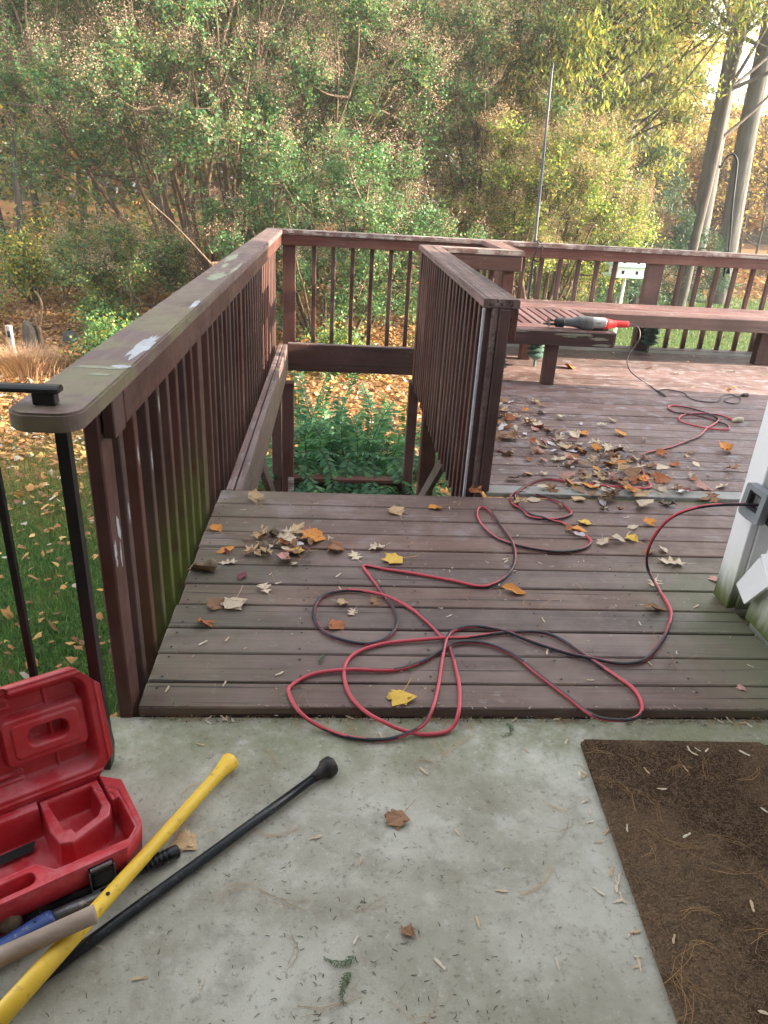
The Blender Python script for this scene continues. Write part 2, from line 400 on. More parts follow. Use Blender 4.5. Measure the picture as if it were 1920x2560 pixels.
def lathe(prof, c, n=20):
    """prof: list of (r, z); closed by its own ends"""
    th = np.linspace(0, 2*math.pi, n, endpoint=False); V = []
    for r, z in prof: V += [(c[0]+r*math.cos(t), c[1]+r*math.sin(t), c[2]+z) for t in th]
    F = [[i*n+j, i*n+(j+1) % n, (i+1)*n+(j+1) % n, (i+1)*n+j] for i in range(len(prof)-1) for j in range(n)]
    return V, F
class Acc:
    def __init__(s): s.V = []; s.F = []; s.n = 0
    def add(s, V, F):
        V = np.asarray(V, float); F = np.asarray(F); s.V.append(V); s.F.append(F+s.n); s.n += len(V)
    def get(s): return np.vstack(s.V), np.vstack(s.F)
def prism(poly, z0, z1):
    n = len(poly); V = [(x, y, z0) for x, y in poly]+[(x, y, z1) for x, y in poly]
    F = [list(range(n))[::-1], list(range(n, 2*n))]+[[i, (i+1) % n, n+(i+1) % n, n+i] for i in range(n)]
    return V, F
def gz(x, y):
    t = np.clip((np.asarray(y, float)-9)/9, 0, 1); base = -1.85+.35*t*t*(3-2*t)
    return base + .05*np.sin(np.asarray(x)*.7+.3*np.asarray(y))*np.clip((np.asarray(y)-6)/8, 0, 1)

# ------------------------------------------------------------------ ground
nx, ny = 90, 90
gx = np.linspace(-85, 85, nx); gy = np.concatenate([np.linspace(-25, 30, 60), np.linspace(32, 98, 30)])
X, Y = np.meshgrid(gx, gy, indexing='ij')
V = np.stack([X, Y, gz(X, Y)], -1).reshape(-1, 3)
i = np.arange(nx-1)[:, None]*ny+np.arange(ny-1)[None]
F = np.stack([i, i+ny, i+ny+1, i+1], -1).reshape(-1, 4)
tag(obj('ground', V, F, M['ground'], smooth=True), kind='structure')

# ------------------------------------------------------------------ concrete pad
slab = obj('concrete_pad', *prism([(-.70, -.749), (1.499, -.749), (1.499, 1.634), (-.70, 1.634)], -.30, -.032), M['concrete']); tag(slab, kind='structure')

# ------------------------------------------------------------------ house at the right; unseen wing and dark rear wall added to block light
house = thing('house', 'white vinyl sided house corner with mossy bottom edge at the right', 'house', (1.5, 0, 0))
def hbox(lo, hi): return box('wall', lo, hi, M['white'], house, bev=0)
hbox((1.56, -6, -1.9), (9, 2.17, 5.6)); hbox((5.6, 2.17, -1.9), (7.4, 5.03, 5.6)); box('added_dark_wall', (-7, -8, -1.9), (1.50, -.75, 5.6), M['dark_wall'], house, bev=0)  # second box: unseen wing, added and cut to keep sun off the deck
def lap(z0, y0, y1, zh):
    V = [(1.505, y0, z0), (1.52, y0, z0+zh), (1.56, y0, z0+zh), (1.56, y0, z0), (1.505, y1, z0), (1.52, y1, z0+zh), (1.56, y1, z0+zh), (1.56, y1, z0)]
    return obj('siding_board', V, [[0, 1, 2, 3], [7, 6, 5, 4], [0, 4, 5, 1], [1, 5, 6, 2], [3, 2, 6, 7], [0, 3, 7, 4]], M['siding'], house, loc=(1.53, (y0+y1)/2, z0))
for k in range(30): lap(.012+k*.19, -.745, 2.13, .188)
box('corner_board', (1.468, 2.195, .006), (1.498, 2.30, 5.6), M['siding'], house)
box('corner_board', (1.500, 2.19, .006), (1.60, 2.22, 5.6), M['siding'], house)
for lo, hi in (((1.2, -6.4, 5.6), (9.4, 2.6, 5.85)), ((5.3, 1.8, 5.85), (7.6, 5.05, 6.0)), ((-7.4, -8.4, 5.6), (1.2, -.72, 5.8))): box('roof', lo, hi, M['roof'], house, bev=0)  # middle slab covers the added wing and follows its shadow edge
# loose white panel tipped against the siding
pv = Vector((1.40, 2.09, .15))
pnl = obj('loose_panel', [(1.470, 2.182, .119), (1.470, 2.106, .082), (1.470, 2.010, .216), (1.470, 2.100, .273), (1.482, 2.182, .119), (1.482, 2.106, .082), (1.482, 2.010, .216), (1.482, 2.100, .273)],
    [[0, 1, 2, 3], [7, 6, 5, 4], [0, 4, 5, 1], [1, 5, 6, 2], [2, 6, 7, 3], [3, 7, 4, 0]], M['white'], loc=(1.476, 2.09, .17))
tag(pnl, 'white square panel tipped cornerwise against the siding above the moss', 'panel')
pn2 = obj('loose_panel', [(1.478, 2.11, .28), (1.462, 1.95, .16), (1.462, 1.75, .37), (1.478, 1.75, .49), (1.490, 2.11, .28), (1.474, 1.95, .16), (1.474, 1.75, .37), (1.490, 1.75, .49)],
    [[0, 1, 2, 3], [7, 6, 5, 4], [0, 4, 5, 1], [1, 5, 6, 2], [2, 6, 7, 3], [3, 7, 4, 0]], M['white'], loc=(1.47, 1.93, .2))
tag(pn2, 'white panel edge on the siding just below the grey outlet cover', 'panel')
# weatherproof outlet cover, swung open
oc = thing('outlet_cover', 'grey weatherproof outlet cover swung open beside the corner board', 'outlet', (1.46, 2.18, .40))
def ring_yz(name, outer, inner, x0, x1, mt):
    n = len(outer); V = []
    for x in (x0, x1):
        V += [(x, y, z) for y, z in outer]+[(x, y, z) for y, z in inner]
    F = []
    for k in range(n):
        k2 = (k+1) % n
        F += [[k, k2, n+k2, n+k], [2*n+k2, 2*n+k, 3*n+k, 3*n+k2], [k2, k, 2*n+k, 2*n+k2], [n+k, n+k2, 3*n+k2, 3*n+k]]
    return obj(name, V, F, mt, oc)
def rrect(cy, cz, hy, hz, r, m=4, sk=0.):
    out = []
    for (sy, sz, a0) in ((1, 1, 0), (-1, 1, 90), (-1, -1, 180), (1, -1, 270)):
        for q in range(m+1):
            a = R(a0+90*q/m); y = cy+sy*(hy-r)+r*math.cos(a); z = cz+sz*(hz-r)+r*math.sin(a); out.append((y+sk*(z-cz), z))
    return out
ring_yz('frame', rrect(2.165, .445, .062, .060, .014, sk=-.10), rrect(2.163, .452, .036, .034, .006, sk=-.10), 1.43, 1.458, M['grey_plastic'])
ring_yz('gasket', rrect(2.163, .452, .040, .038, .006, sk=-.10), rrect(2.163, .453, .030, .024, .005, sk=-.10), 1.436, 1.452, M['dark_plastic'])
box('cover_lid', (1.46, 2.03, .39), (1.50, 2.125, .52), M['dark_plastic'], oc, bev=.006)
obj('hinge', *tube([(1.445, 2.235, .386), (1.445, 2.185, .384)], .010, 10), M['grey_plastic'], oc)

# ------------------------------------------------------------------ deck
deck = link(bpy.data.objects.new('deck', None), (0, 3.2, 0)); tag(deck, kind='structure')
PITCH = .1435
for k in range(11):                          # landing boards, nearest first
    y1 = 1.7503+PITCH*k; y0 = y1-PITCH+.005
    if k == 0: y0 = 1.640
    if k == 10: y1 += .012
    x1 = 1.503 if y0 < 2.10 else 3.6
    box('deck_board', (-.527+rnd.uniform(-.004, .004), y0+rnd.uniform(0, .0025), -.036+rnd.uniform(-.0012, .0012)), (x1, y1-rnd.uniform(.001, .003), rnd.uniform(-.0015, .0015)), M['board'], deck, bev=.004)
box('rim_joist', (-.52, 3.15, -.25), (.66, 3.19, -.042), M['rail_x'], deck)
box('rim_joist', (-.52, 1.655, -.25), (1.46, 1.675, -.042), M['rail_x'], deck)
RISE = .014
y = 3.216; k = 0
while y < 7.0:
    wd = .10 if k == 0 else PITCH-.005
    x0 = .76 if y < 5.9 else 1.30
    mt = M['board_pale'] if (k == 0 or k in (25,)) else M['board_far']
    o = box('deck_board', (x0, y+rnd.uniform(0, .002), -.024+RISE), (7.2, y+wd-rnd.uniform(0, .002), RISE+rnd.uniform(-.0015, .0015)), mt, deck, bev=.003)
    if k == 0: o['label'] = 'bare pale grey board along the step between the two deck levels'
    y += wd+.005; k += 1
nh = Acc(); ath = np.linspace(0, 2*math.pi, 8, endpoint=False)
def nails(y0, y1, x0, x1, z):
    x = x0
    while x < x1:
        for yy in (y0, y1):
            cx, cy = x+rnd.uniform(-.006, .006), yy+rnd.uniform(-.006, .006)
            V = [(cx+.0042*math.cos(a), cy+.0042*math.sin(a), z) for a in ath]; nh.add(V, [[0, 1, 2, 3], [0, 3, 4, 7], [4, 5, 6, 7]])
        x += .406
for k in range(11): nails(1.7503+PITCH*(k-1)+.030, 1.7503+PITCH*k-.028, -.49, 1.45, .0019)
for k in range(25): nails(3.321+.1435*k+.03, 3.321+.1435*k+.108, 1.36, 5.2, RISE+.0019)
tag(obj('nail_heads', *nh.get(), M['rubber'], deck), kind='stuff')
# framing round the stair opening
b = box('rim_beam', (-.503, 3.2, -.285), (-.469, 6.545, .0), M['beam_y'], deck, bev=.004)
box('rim_beam', (-.462, 3.2, -.285), (-.428, 6.545, -.002), M['beam_y'], deck, bev=.004)
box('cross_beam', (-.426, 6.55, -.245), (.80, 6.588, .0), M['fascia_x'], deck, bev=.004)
box('cross_beam', (-.426, 6.592, -.245), (.80, 6.63, -.001), M['cap_x'], deck, bev=.003)
box('rim_joist', (.705, 3.22, -.19), (.742, 6.0, .0), M['rail_y'], deck)
box('rim_joist', (.742, 5.93, -.19), (1.30, 5.965, -.004), M['rail_x'], deck)
box('rim_joist', (1.30, 7.058, -.25), (7.0, 7.09, -.01), M['rail_x'], deck)
for (x0, y0, x1, y1, zt) in ((-.46, 6.25, -.355, 6.36, -.285), (-.56, 6.35, -.475, 6.44, -.19), (.672, 6.30, .762, 6.39, -.245), (.79, 6.05, .925, 6.185, -.19), (2.4, 6.85, 2.52, 6.97, -.02), (5.2, 6.85, 5.32, 6.97, -.02), (-.56, 3.2, -.46, 3.3, -.285)):
    box('deck_post', (x0, y0, -2.0), (x1, y1, zt), M['rail_z'], deck, bev=.004)
box('post_base_wrap', (-.405, 6.235, -1.55), (-.35, 6.249, -1.17), M['cap_x'], deck, bev=.002)
def brace(p0, p1, wd, dp, mt):
    p0, p1 = Vector(p0), Vector(p1); d = (p1-p0).normalized(); s = d.cross(Vector((1, 0, 0))).normalized()*wd/2; x = Vector((dp/2, 0, 0))
    V = [tuple(p+a*s+b*x) for p in (p0, p1) for a, b in ((-1, -1), (1, -1), (1, 1), (-1, 1))]
    return obj('knee_brace', V, [[0, 1, 2, 3], [7, 6, 5, 4], [0, 4, 5, 1], [1, 5, 6, 2], [2, 6, 7, 3], [3, 7, 4, 0]], mt, deck, loc=tuple((p0+p1)/2))
brace((-.44, 4.25, -.28), (-.44, 6.3, -1.75), .09, .036, M['beam_y'])
brace((.72, 4.25, -.18), (.72, 6.1, -1.55), .09, .036, M['beam_y'])
# hidden stair flight with its lower landing
stair = thing('stairs', 'flight of dark red wooden steps going down through the deck opening', 'stairs', (.1, 3.2, -1.8))
for k in range(9):
    z = -.19*(k+1); y0 = 3.22+.24*k
    box('stair_tread', (-.42, y0, z-.036), (.66, y0+.27, z), M['bench_x'], stair)
box('lower_landing', (-.42, 5.38, -1.80), (.66, 6.30, -1.765), M['bench_x'], stair)
for x in (-.41, .63): brace((x, 3.25, -.32), (x, 5.45, -2.02), .24, .036, M['rail_y']).parent = None
for o in [o for o in COL.objects if o.name.startswith('knee_brace') and o.parent is None]:
    o.name = 'stringer'; o.parent = stair; o.location = WL[o]-WL[stair]
# stair handrail on the right, seen below the deck
hr = thing('stair_handrail', 'sloping dark red stair handrail below the right side of the opening', 'handrail', (.60, 4.6, -.8))
def slope_box(name, y0, z0, y1, z1, x0, x1, h, mt, par):
    V = [(x, yy, zz+dz) for x in (x0, x1) for yy, zz in ((y0, z0), (y1, z1)) for dz in (0, h)]
    return obj(name, V, [[0, 1, 3, 2], [4, 6, 7, 5], [0, 4, 5, 1], [2, 3, 7, 6], [1, 5, 7, 3], [0, 2, 6, 4]], mt, par, loc=((x0+x1)/2, (y0+y1)/2, (z0+z1)/2))
slope_box('top_cap', 3.5, -.50, 6.2, -1.55, .585, .645, .05, M['cap_y'], hr)
hr_l = None
for k in range(13):
    yy = 3.62+.175*k; zt = -.50-(yy-3.5)*.39
    box('baluster', (.60, yy, zt-.85), (.638, yy+.038, zt), M['rail_z'], hr)
# lower landing rail
lr = thing('lower_railing', 'low dark railing at the foot of the stairs half hidden by the green shrub', 'railing', (.15, 6.36, -1.76))
box('top_cap', (-.36, 6.30, -1.235), (.67, 6.42, -1.20), M['rail_x'], lr); box('sub_rail', (-.36, 6.35, -1.33), (.67, 6.388, -1.24), M['rail_x'], lr)
for k in range(7): box('baluster', (-.30+.15*k, 6.39, -1.85), (-.262+.15*k, 6.428, -1.24), M['rail_z'], lr)

# ------------------------------------------------------------------ left railing
def cap_poly(x0, x1, y0, y1, r):
    pts = []
    for cx, cy, a0 in ((x0+r, y0+r, 180), (x1-r, y0+r, 270)):
        for q in range(9): a = R(a0+90*q/8); pts.append((cx+r*math.cos(a), cy+r*math.sin(a)))
    return pts
left = thing('deck_railing', 'long left deck railing with broad mossy rounded cap board beside the lawn', 'railing', (-.56, 4.3, 0))
def cap_obj(name, poly, z0, z1, mt, par, loc):
    bm = bmesh.new(); vs = [bm.verts.new((x, y, z0)) for x, y in poly]; f = bm.faces.new(vs)
    e = bmesh.ops.extrude_face_region(bm, geom=[f]); vv = [g for g in e['geom'] if isinstance(g, bmesh.types.BMVert)]
    bmesh.ops.translate(bm, verts=vv, vec=(0, 0, z1-z0)); bmesh.ops.recalc_face_normals(bm, faces=bm.faces)
    ed = [e for e in bm.edges if abs(e.verts[0].co.z-e.verts[1].co.z) < 1e-5]
    bmesh.ops.bevel(bm, geom=ed, offset=.005, segments=2, affect='EDGES')
    V = [tuple(v.co) for v in bm.verts]; F = [[v.index for v in f.verts] for f in bm.faces]
    bm.verts.index_update(); F = [[v.index for v in f.verts] for f in bm.faces]; bm.free()
    return obj(name, V, F, mt, par, loc=loc)
pol = cap_poly(-.645, -.497, 1.385, 0, .050)+[(-.497, 6.965), (-.645, 7.113)]
cap_obj('top_cap', pol, .890, .930, M['cap_left'], left, (-.6, 4.2, .91))
box('sub_rail', (-.546, 1.735, .800), (-.508, 6.95, .889), M['rail_y'], left)
box('end_post', (-.580, 1.632, -.32), (-.542, 1.72, .889), M['rail_z'], left, bev=.004)
box('end_block', (-.538, 1.645, .790), (-.509, 1.733, .888), M['rail_z'], left)
bal = []
yy = 1.80; kk = 0
while yy < 6.85:
    if kk in (8, 17):
        box('intermediate_post', (-.588, yy, -.19), (-.548, yy+.089, .889), M['rail_z'], left); yy += .10
    else:
        bal.append(box('baluster', (-.588, yy, -.19), (-.550, yy+.038, .889), M['rail_z'], left)); yy += .0
    yy += .138 if kk % 2 else .142
    kk += 1
# paint marks: thin irregular films with a shape of their own
def splat(par, name, c, ax_u, ax_v, ru, rv, mt, seed, n=18, th=.0015):
    r_ = random.Random(seed); c = Vector(c); u = Vector(ax_u); v = Vector(ax_v); nrm = u.cross(v).normalized()
    V = [tuple(c+nrm*th)]; 
    for k in range(n):
        a = 2*math.pi*k/n; s = r_.uniform(.62, 1.15); V.append(tuple(c+u*ru*s*math.cos(a)+v*rv*s*math.sin(a)+nrm*.0005))
    o = obj(name, V, [[0, 1+k, 1+(k+1) % n] for k in range(n)], mt, par, loc=tuple(c)); return o
S = lambda c, ru, rv, sd: splat(left, 'paint_splash', c, (0, 1, 0), (0, 0, 1), ru, rv, M['paintwhite'], sd)
S((-.5415, 1.648, .492), .011, .030, 3); S((-.5415, 1.690, .535), .013, .040, 4); S((-.5415, 1.688, .455), .006, .04, 5); S((-.5415, 1.65, .455), .007, .014, 8)
for yb, zb, h in ((1.815, .52, .035), (1.955, .635, .03), (2.095, .565, .045), (2.235, .70, .03)): S((-.5497, yb+.004, zb), .007, h, int(yb*100))
for cx, cy, ru, rv, mt, sd in ((-.57, 1.765, .075, .014, 'paintpale', 21), (-.545, 1.70, .03, .012, 'paintpale', 22), (-.525, 1.78, .026, .02, 'paintwhite', 23), (-.524, 2.02, .022, .16, 'paintwhite', 24), (-.56, 3.55, .04, .16, 'paintpale', 25), (-.60, 4.4, .028, .25, 'paintpale', 26), (-.585, 4.0, .018, .12, 'paintpale', 27), (-.515, 2.75, .014, .10, 'paintwhite', 28), (-.515, 3.9, .01, .3, 'paintpale', 29)):
    splat(left, 'peeled_patch', (cx, cy, .9302), (1, 0, 0), (0, 1, 0), ru, rv, M[mt], sd, 22, .0006)

# ------------------------------------------------------------------ far railing
far = thing('deck_railing', 'far deck railing with peeling pale cap board in front of the woods', 'railing', (2.5, 7.0, 0))
cap_obj('top_cap', [(-.497, 6.965), (7.0, 6.965), (7.0, 7.113), (-.645, 7.113)], .890, .930, M['cap_x'], far, (3, 7.07, .91))
box('sub_rail', (-.508, 6.978, .800), (7.0, 7.014, .889), M['rail_x'], far)
box('corner_post', (-.50, 7.016, -.19), (-.385, 7.09, .889), M['rail_z'], far)
xk = -.214
while xk < 6.9:
    if abs(xk-2.80) < .09: box('intermediate_post', (2.945, 7.016, -.19), (3.10, 7.10, .889), M['rail_z'], far); xk = 3.275-.0875+.0875
    else: box('baluster', (xk-.019, 7.016, -.19), (xk+.019, 7.054, .889), M['rail_z'], far); xk += .1775
    if 2.85 < xk < 3.2: xk = 3.28

# ------------------------------------------------------------------ stair-side railing with its jog
jr = thing('deck_railing', 'railing along the right of the stair opening with cracked sloping-looking cap', 'railing', (.75, 4.6, 0))
jr['label'] = 'right railing of the stair opening, its cracked cap board ending nearest the camera'
cap_obj('top_cap', [(.648, 3.235), (.812, 3.235), (.812, 5.93), (.648, 6.085)], .890, .930, M['cap_y'], jr, (.73, 4.6, .91))
cap_obj('top_cap', [(.814, 5.934), (1.475, 5.934), (1.32, 6.085), (.652, 6.085)], .890, .930, M['cap_x'], jr, (1.1, 6.0, .91))
cap_obj('top_cap', [(1.477, 5.938), (1.477, 6.962), (1.318, 6.962), (1.318, 6.088)], .890, .930, M['cap_y'], jr, (1.4, 6.5, .91))
box('end_post', (.722, 3.222, .015), (.772, 3.31, .889), M['rail_z'], jr, bev=.004)
box('end_post', (.694, 3.235, .0), (.720, 3.30, .889), M['beam_y'], jr)
box('sub_rail', (.774, 3.245, .745), (.812, 5.93, .889), M['rail_y'], jr)
box('sub_rail', (.815, 5.938, .775), (1.462, 5.976, .889), M['rail_x'], jr)
box('sub_rail', (1.43, 5.98, .775), (1.466, 6.96, .889), M['rail_y'], jr)
box('painted_edge', (.648, 3.236, -.17), (.660, 3.252, .888), M['paintwhite'], jr, bev=.002)
yy = 3.27
while yy < 5.9:
    if abs(yy-4.33) < .07: box('intermediate_post', (.662, yy, -.19), (.70, yy+.085, .889), M['rail_z'], jr); yy += .05
    else: box('baluster', (.662, yy, -.19+rnd.uniform(-.012, .012)), (.70, yy+.038, .889), M['rail_z'], jr)
    yy += .118
box('corner_post', (.662, 5.96, -.19), (.75, 6.05, .889), M['rail_z'], jr)
for xk in (.86, .98, 1.10, 1.22): box('baluster', (xk, 5.978, -.12), (xk+.038, 6.016, .889), M['rail_z'], jr)
box('corner_post', (1.33, 5.98, -.1), (1.425, 6.06, .889), M['rail_z'], jr)
for yy in (6.2, 6.36, 6.52, 6.68, 6.84): box('baluster', (1.39, yy, -.1), (1.428, yy+.038, .889), M['rail_z'], jr)

# ------------------------------------------------------------------ corner bench
bench = thing('corner_bench', 'dark red L shaped deck bench running along the far railing', 'bench', (2.0, 6.2, RISE))
ZB = .43
for y0 in (5.372, 5.464, 5.556): box('seat_slat', (1.22, y0, ZB-.036), (2.075, y0+.086, ZB), M['bench_x'], bench)
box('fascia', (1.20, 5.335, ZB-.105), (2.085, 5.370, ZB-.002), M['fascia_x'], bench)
xk = 1.235
while xk < 2.05: box('seat_slat', (xk, 5.648, ZB-.036), (xk+.055, 6.40, ZB), M['bench_y'], bench); xk += .0738
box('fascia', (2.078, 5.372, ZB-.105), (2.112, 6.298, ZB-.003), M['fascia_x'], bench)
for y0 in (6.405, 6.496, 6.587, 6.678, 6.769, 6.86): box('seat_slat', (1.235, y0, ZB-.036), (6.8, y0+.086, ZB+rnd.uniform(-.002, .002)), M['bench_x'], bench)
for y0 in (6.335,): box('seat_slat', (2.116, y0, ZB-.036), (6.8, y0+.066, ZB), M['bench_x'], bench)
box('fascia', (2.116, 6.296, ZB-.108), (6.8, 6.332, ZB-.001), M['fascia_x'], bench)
for x0, y0, wx in ((1.598, 5.372, .089), (1.62, 6.22, .089), (1.30, 6.08, .10), (3.86, 6.40, .20), (5.9, 6.40, .20), (2.9, 6.86, .14)):
    box('leg', (x0, y0, RISE), (x0+wx, y0+.089, ZB-.106 if y0 < 5.5 else ZB-.038), M['rail_z'], bench, bev=.004)
for y0 in (5.46, 6.31): box('cross_rail', (1.23, y0, ZB-.12), (2.07, y0+.036, ZB-.038), M['rail_x'], bench)
for cx, rx, cz, rz, sd in ((1.78, .16, ZB-.02, .010, 41), (1.97, .09, ZB-.045, .012, 42), (2.0, .08, ZB-.09, .010, 43), (1.75, .06, ZB-.035, .006, 44), (1.36, .09, ZB-.01, .006, 45)):
    splat(bench, 'peeled_patch', (cx, 5.3347, cz), (1, 0, 0), (0, 0, 1), rx, rz, M['paintpale'], sd, 20, .0006)

# ------------------------------------------------------------------ path lanterns standing on the deck
def lantern(loc, label, tilt=0):
    t = thing('path_lantern', label, 'lantern', loc, 'green tiered lanterns on the deck')
    c = (loc[0], loc[1], loc[2])
    obj('stake', *tube([(c[0], c[1], c[2]), (c[0], c[1], c[2]+.07)], .011, 10), M['light_green'], t)
    obj('base_bowl', *lathe([(.0, .055), (.022, .058), (.062, .082), (.066, .090), (.0, .092)], c), M['light_green'], t, smooth=False)
    for k in range(3):
        z = .105+.042*k
        obj('louvre', *lathe([(.0, z+.012), (.030, z+.012), (.082-.004*k, z-.010), (.083-.004*k, z-.004), (.032, z+.020), (.0, z+.020)], c), M['light_green'], t)
    obj('cap', *lathe([(.0, .222), (.02, .222), (.078, .200), (.074, .212), (.045, .245), (.015, .262), (.0, .265)], c), M['light_green'], t)
    for k in range(4):
        a = R(45+90*k); p = (c[0]+.05*math.cos(a), c[1]+.05*math.sin(a))
        obj('rib', *tube([(p[0], p[1], c[2]+.085), (p[0], p[1], c[2]+.215)], .005, 6), M['light_green'], t)
lantern((1.69, 5.99, RISE), 'pale green tiered lantern standing on the deck under the bench corner')
lantern((1.255, 5.52, RISE), 'dark teal lantern half hidden behind the stair railing end post')
lantern((3.0, 6.79, RISE), 'dark green tiered lantern in front of the wide far railing post')

# ------------------------------------------------------------------ poles on the far railing
pl = thing('tall_pole', 'tall thin grey pole tied upright to the far railing', 'pole', (1.90, 7.215, -1.85))
obj('shaft', *tube([(1.90, 7.135, -1.85), (1.853, 7.135, .93), (1.822, 7.135, 1.75)], .0135, 12), M['pole_grey'], pl, smooth=False)
obj('upper_shaft', *tube([(1.822, 7.135, 1.74), (1.800, 7.135, 2.34)], .0112, 12), M['pole_grey'], pl)
obj('tip', *tube([(1.8005, 7.135, 2.33), (1.7985, 7.135, 2.37)], .0135, 12), M['dark_plastic'], pl)
tie = obj('cord_tie', *tube(catmull([(1.855, 7.155, .90), (1.835, 7.10, .936), (1.84, 6.98, .936), (1.838, 6.958, .90), (1.822, 6.972, .79), (1.83, 7.02, .775), (1.875, 6.975, .78), (1.885, 6.96, .90), (1.875, 7.05, .94), (1.862, 7.112, .937)], 5), .0055, 6), M['rubber'])
tag(tie, 'black cord looped over the far railing cap to hold the grey pole', 'cord')
hk = thing('shepherd_hook', 'black shepherd hook rising above the far railing at the right', 'hook', (3.78, 7.19, .7))
obj('shaft', *tube(catmull([(3.785, 7.19, .70), (3.768, 7.19, .985), (3.711, 7.19, 1.319), (3.673, 7.19, 1.60), (3.655, 7.19, 1.706), (3.612, 7.19, 1.762), (3.567, 7.19, 1.76), (3.533, 7.19, 1.715), (3.515, 7.19, 1.661), (3.500, 7.19, 1.655), (3.498, 7.19, 1.67)], 6), .0095, 10), M['iron'], hk)
box('clamp', (3.755, 7.17, .78), (3.815, 7.21, .90), M['iron'], hk)
obj('clamp_screw', *lathe([(.0, 0), (.03, 0), (.008, .05), (.0, .05)], (3.80, 7.15, .735), 10), M['iron'], hk)

# ------------------------------------------------------------------ white martin house on its pole
bh = thing('birdhouse', 'white two storey martin birdhouse on a white pole in the garden', 'birdhouse', (5.3, 13.6, -1.7))
bx, by = 5.3, 13.6
for zf, h in ((.03, .17), (.215, .15)):
    box('floor_tray', (bx-.33, by-.31, zf-.022), (bx+.33, by+.31, zf), M['birdgreen'], bh, bev=.004)
    wl = box('storey_wall', (bx-.24, by-.23, zf+.001), (bx+.24, by+.23, zf+h), M['birdwhite'], bh, bev=.003)
    for k in range(2): box('entrance_hole', (bx-.17+.26*k, by-.235, zf+.04), (bx-.12+.26*k, by-.229, zf+.10), M['hole'], wl, bev=0)
    for k in range(2): box('entrance_hole', (bx-.246, by-.14+.18*k, zf+.04), (bx-.239, by-.09+.18*k, zf+.10), M['hole'], wl, bev=0)
obj('roof', [(bx-.33, by-.31, .368), (bx+.33, by-.31, .368), (bx+.33, by+.31, .368), (bx-.33, by+.31, .368), (bx-.33, by, .45), (bx+.33, by, .45)], [[0, 1, 5, 4], [2, 3, 4, 5], [0, 4, 3], [1, 2, 5], [3, 2, 1, 0]], M['birdgreen'], bh)
obj('pole', *tube([(bx, by, -1.8), (bx, by, .02)], .026, 10), M['birdwhite'], bh)

# ------------------------------------------------------------------ wrought-iron railing at the left
ir = thing('iron_railing', 'black wrought iron porch railing at the left edge of the concrete', 'railing', (-.56, 1.45, -.03))
def sqtube(name, pts, hw, par=ir): 
    V, F = tube(pts, [h*1.414 for h in hw], 4); return obj(name, V, F, M['iron'], par)
V = []
for z, hx, hy in ((-.03, .019, .018), (.03, .0165, .015), (.08, .0138, .013), (.30, .0128, .0125), (.889, .0125, .0125)):
    V += [(-.556+sx*hx-.010*(z < .02), 1.452+sy*hy, z) for sx, sy in ((-1, -1), (1, -1), (1, 1), (-1, 1))]
obj('post', V, [[4*i+j, 4*i+(j+1) % 4, 4*i+4+(j+1) % 4, 4*i+4+j] for i in range(4) for j in range(4)], M['iron'], ir)
for k in range(6): box('baluster', (-.712-.118*k, 1.446, .175), (-.697-.118*k, 1.461, .955), M['iron'], ir, bev=.001)
box('bottom_rail', (-1.6, 1.440, .150), (-.57, 1.466, .176), M['iron'], ir, bev=.002)
hv = [(-.019, 0), (.019, 0), (.021, .004), (.019, .008), (.015, .011), (.009, .014), (-.009, .014), (-.015, .011), (-.019, .008), (-.021, .004)]
n = len(hv); V = [(x, 1.452+a*.8, .956+b) for x in (-1.7, -.549) for a, b in hv]
obj('handrail', V, [[k, (k+1) % n, n+(k+1) % n, n+k] for k in range(n)]+[list(range(n)), list(range(n, 2*n))[::-1]], M['iron'], ir)
box('bracket', (-.603, 1.438, .931), (-.558, 1.464, .955), M['iron'], ir, bev=.002)

# ------------------------------------------------------------------ doormat
mt_ = thing('doormat', 'brown coir doormat with a worn black rubber corner at the lower right', 'doormat', (1.0, 1.1, -.032))
ZC = -.032
obj('rubber_base', *prism([(.658, .45), (1.44, .45), (1.44, 1.520), (.735, 1.526), (.720, 1.515)], ZC+.0005, ZC+.006), M['rubber'], mt_)
matpoly = [(.652, .45), (1.42, .45), (1.42, 1.28), (1.315, 1.42), (1.235, 1.523), (.728, 1.534), (.712, 1.520)]
obj('coir_pad', *prism(matpoly, ZC+.0065, ZC+.014), M['coir'], mt_)
def inpoly(P, poly):
    x, y = P[:, 0], P[:, 1]; ins = np.zeros(len(P), bool); j = len(poly)-1
    for i in range(len(poly)):
        xi, yi = poly[i]; xj, yj = poly[j]
        ins ^= ((yi > y) != (yj > y)) & (x < (xj-xi)*(y-yi)/(yj-yi+1e-12)+xi); j = i
    return ins
def strands(P, ang, L, wd, z, lift, curve, seg=2):
    """thin flat curved strips lying on a surface"""
    n = len(P); t = np.linspace(-.5, .5, seg+1); out = []
    dx, dy = np.cos(ang), np.sin(ang); 
    for tt in t:
        off = curve*(tt*tt*4-.5)*L*.25
        cx = P[:, 0]+dx*tt*L-dy*off; cy = P[:, 1]+dy*tt*L+dx*off
        cz = z+lift*(1-4*tt*tt)
        for s in (-1, 1): out.append(np.stack([cx-dy*s*wd/2, cy+dx*s*wd/2, cz+0*cx], -1))
    V = np.stack(out, 1); b = np.arange(n)[:, None]*(2*seg+2)
    F = np.concatenate([np.stack([b[:, 0]+2*k, b[:, 0]+2*k+1, b[:, 0]+2*k+3, b[:, 0]+2*k+2], -1) for k in range(seg)])
    return V.reshape(-1, 3), F
P = rng.uniform((.65, .70), (1.40, 1.54), (26000, 2)); P = P[inpoly(P, matpoly)]+rng.normal(0, .003, (inpoly(P, matpoly).sum(), 2)); n = len(P)
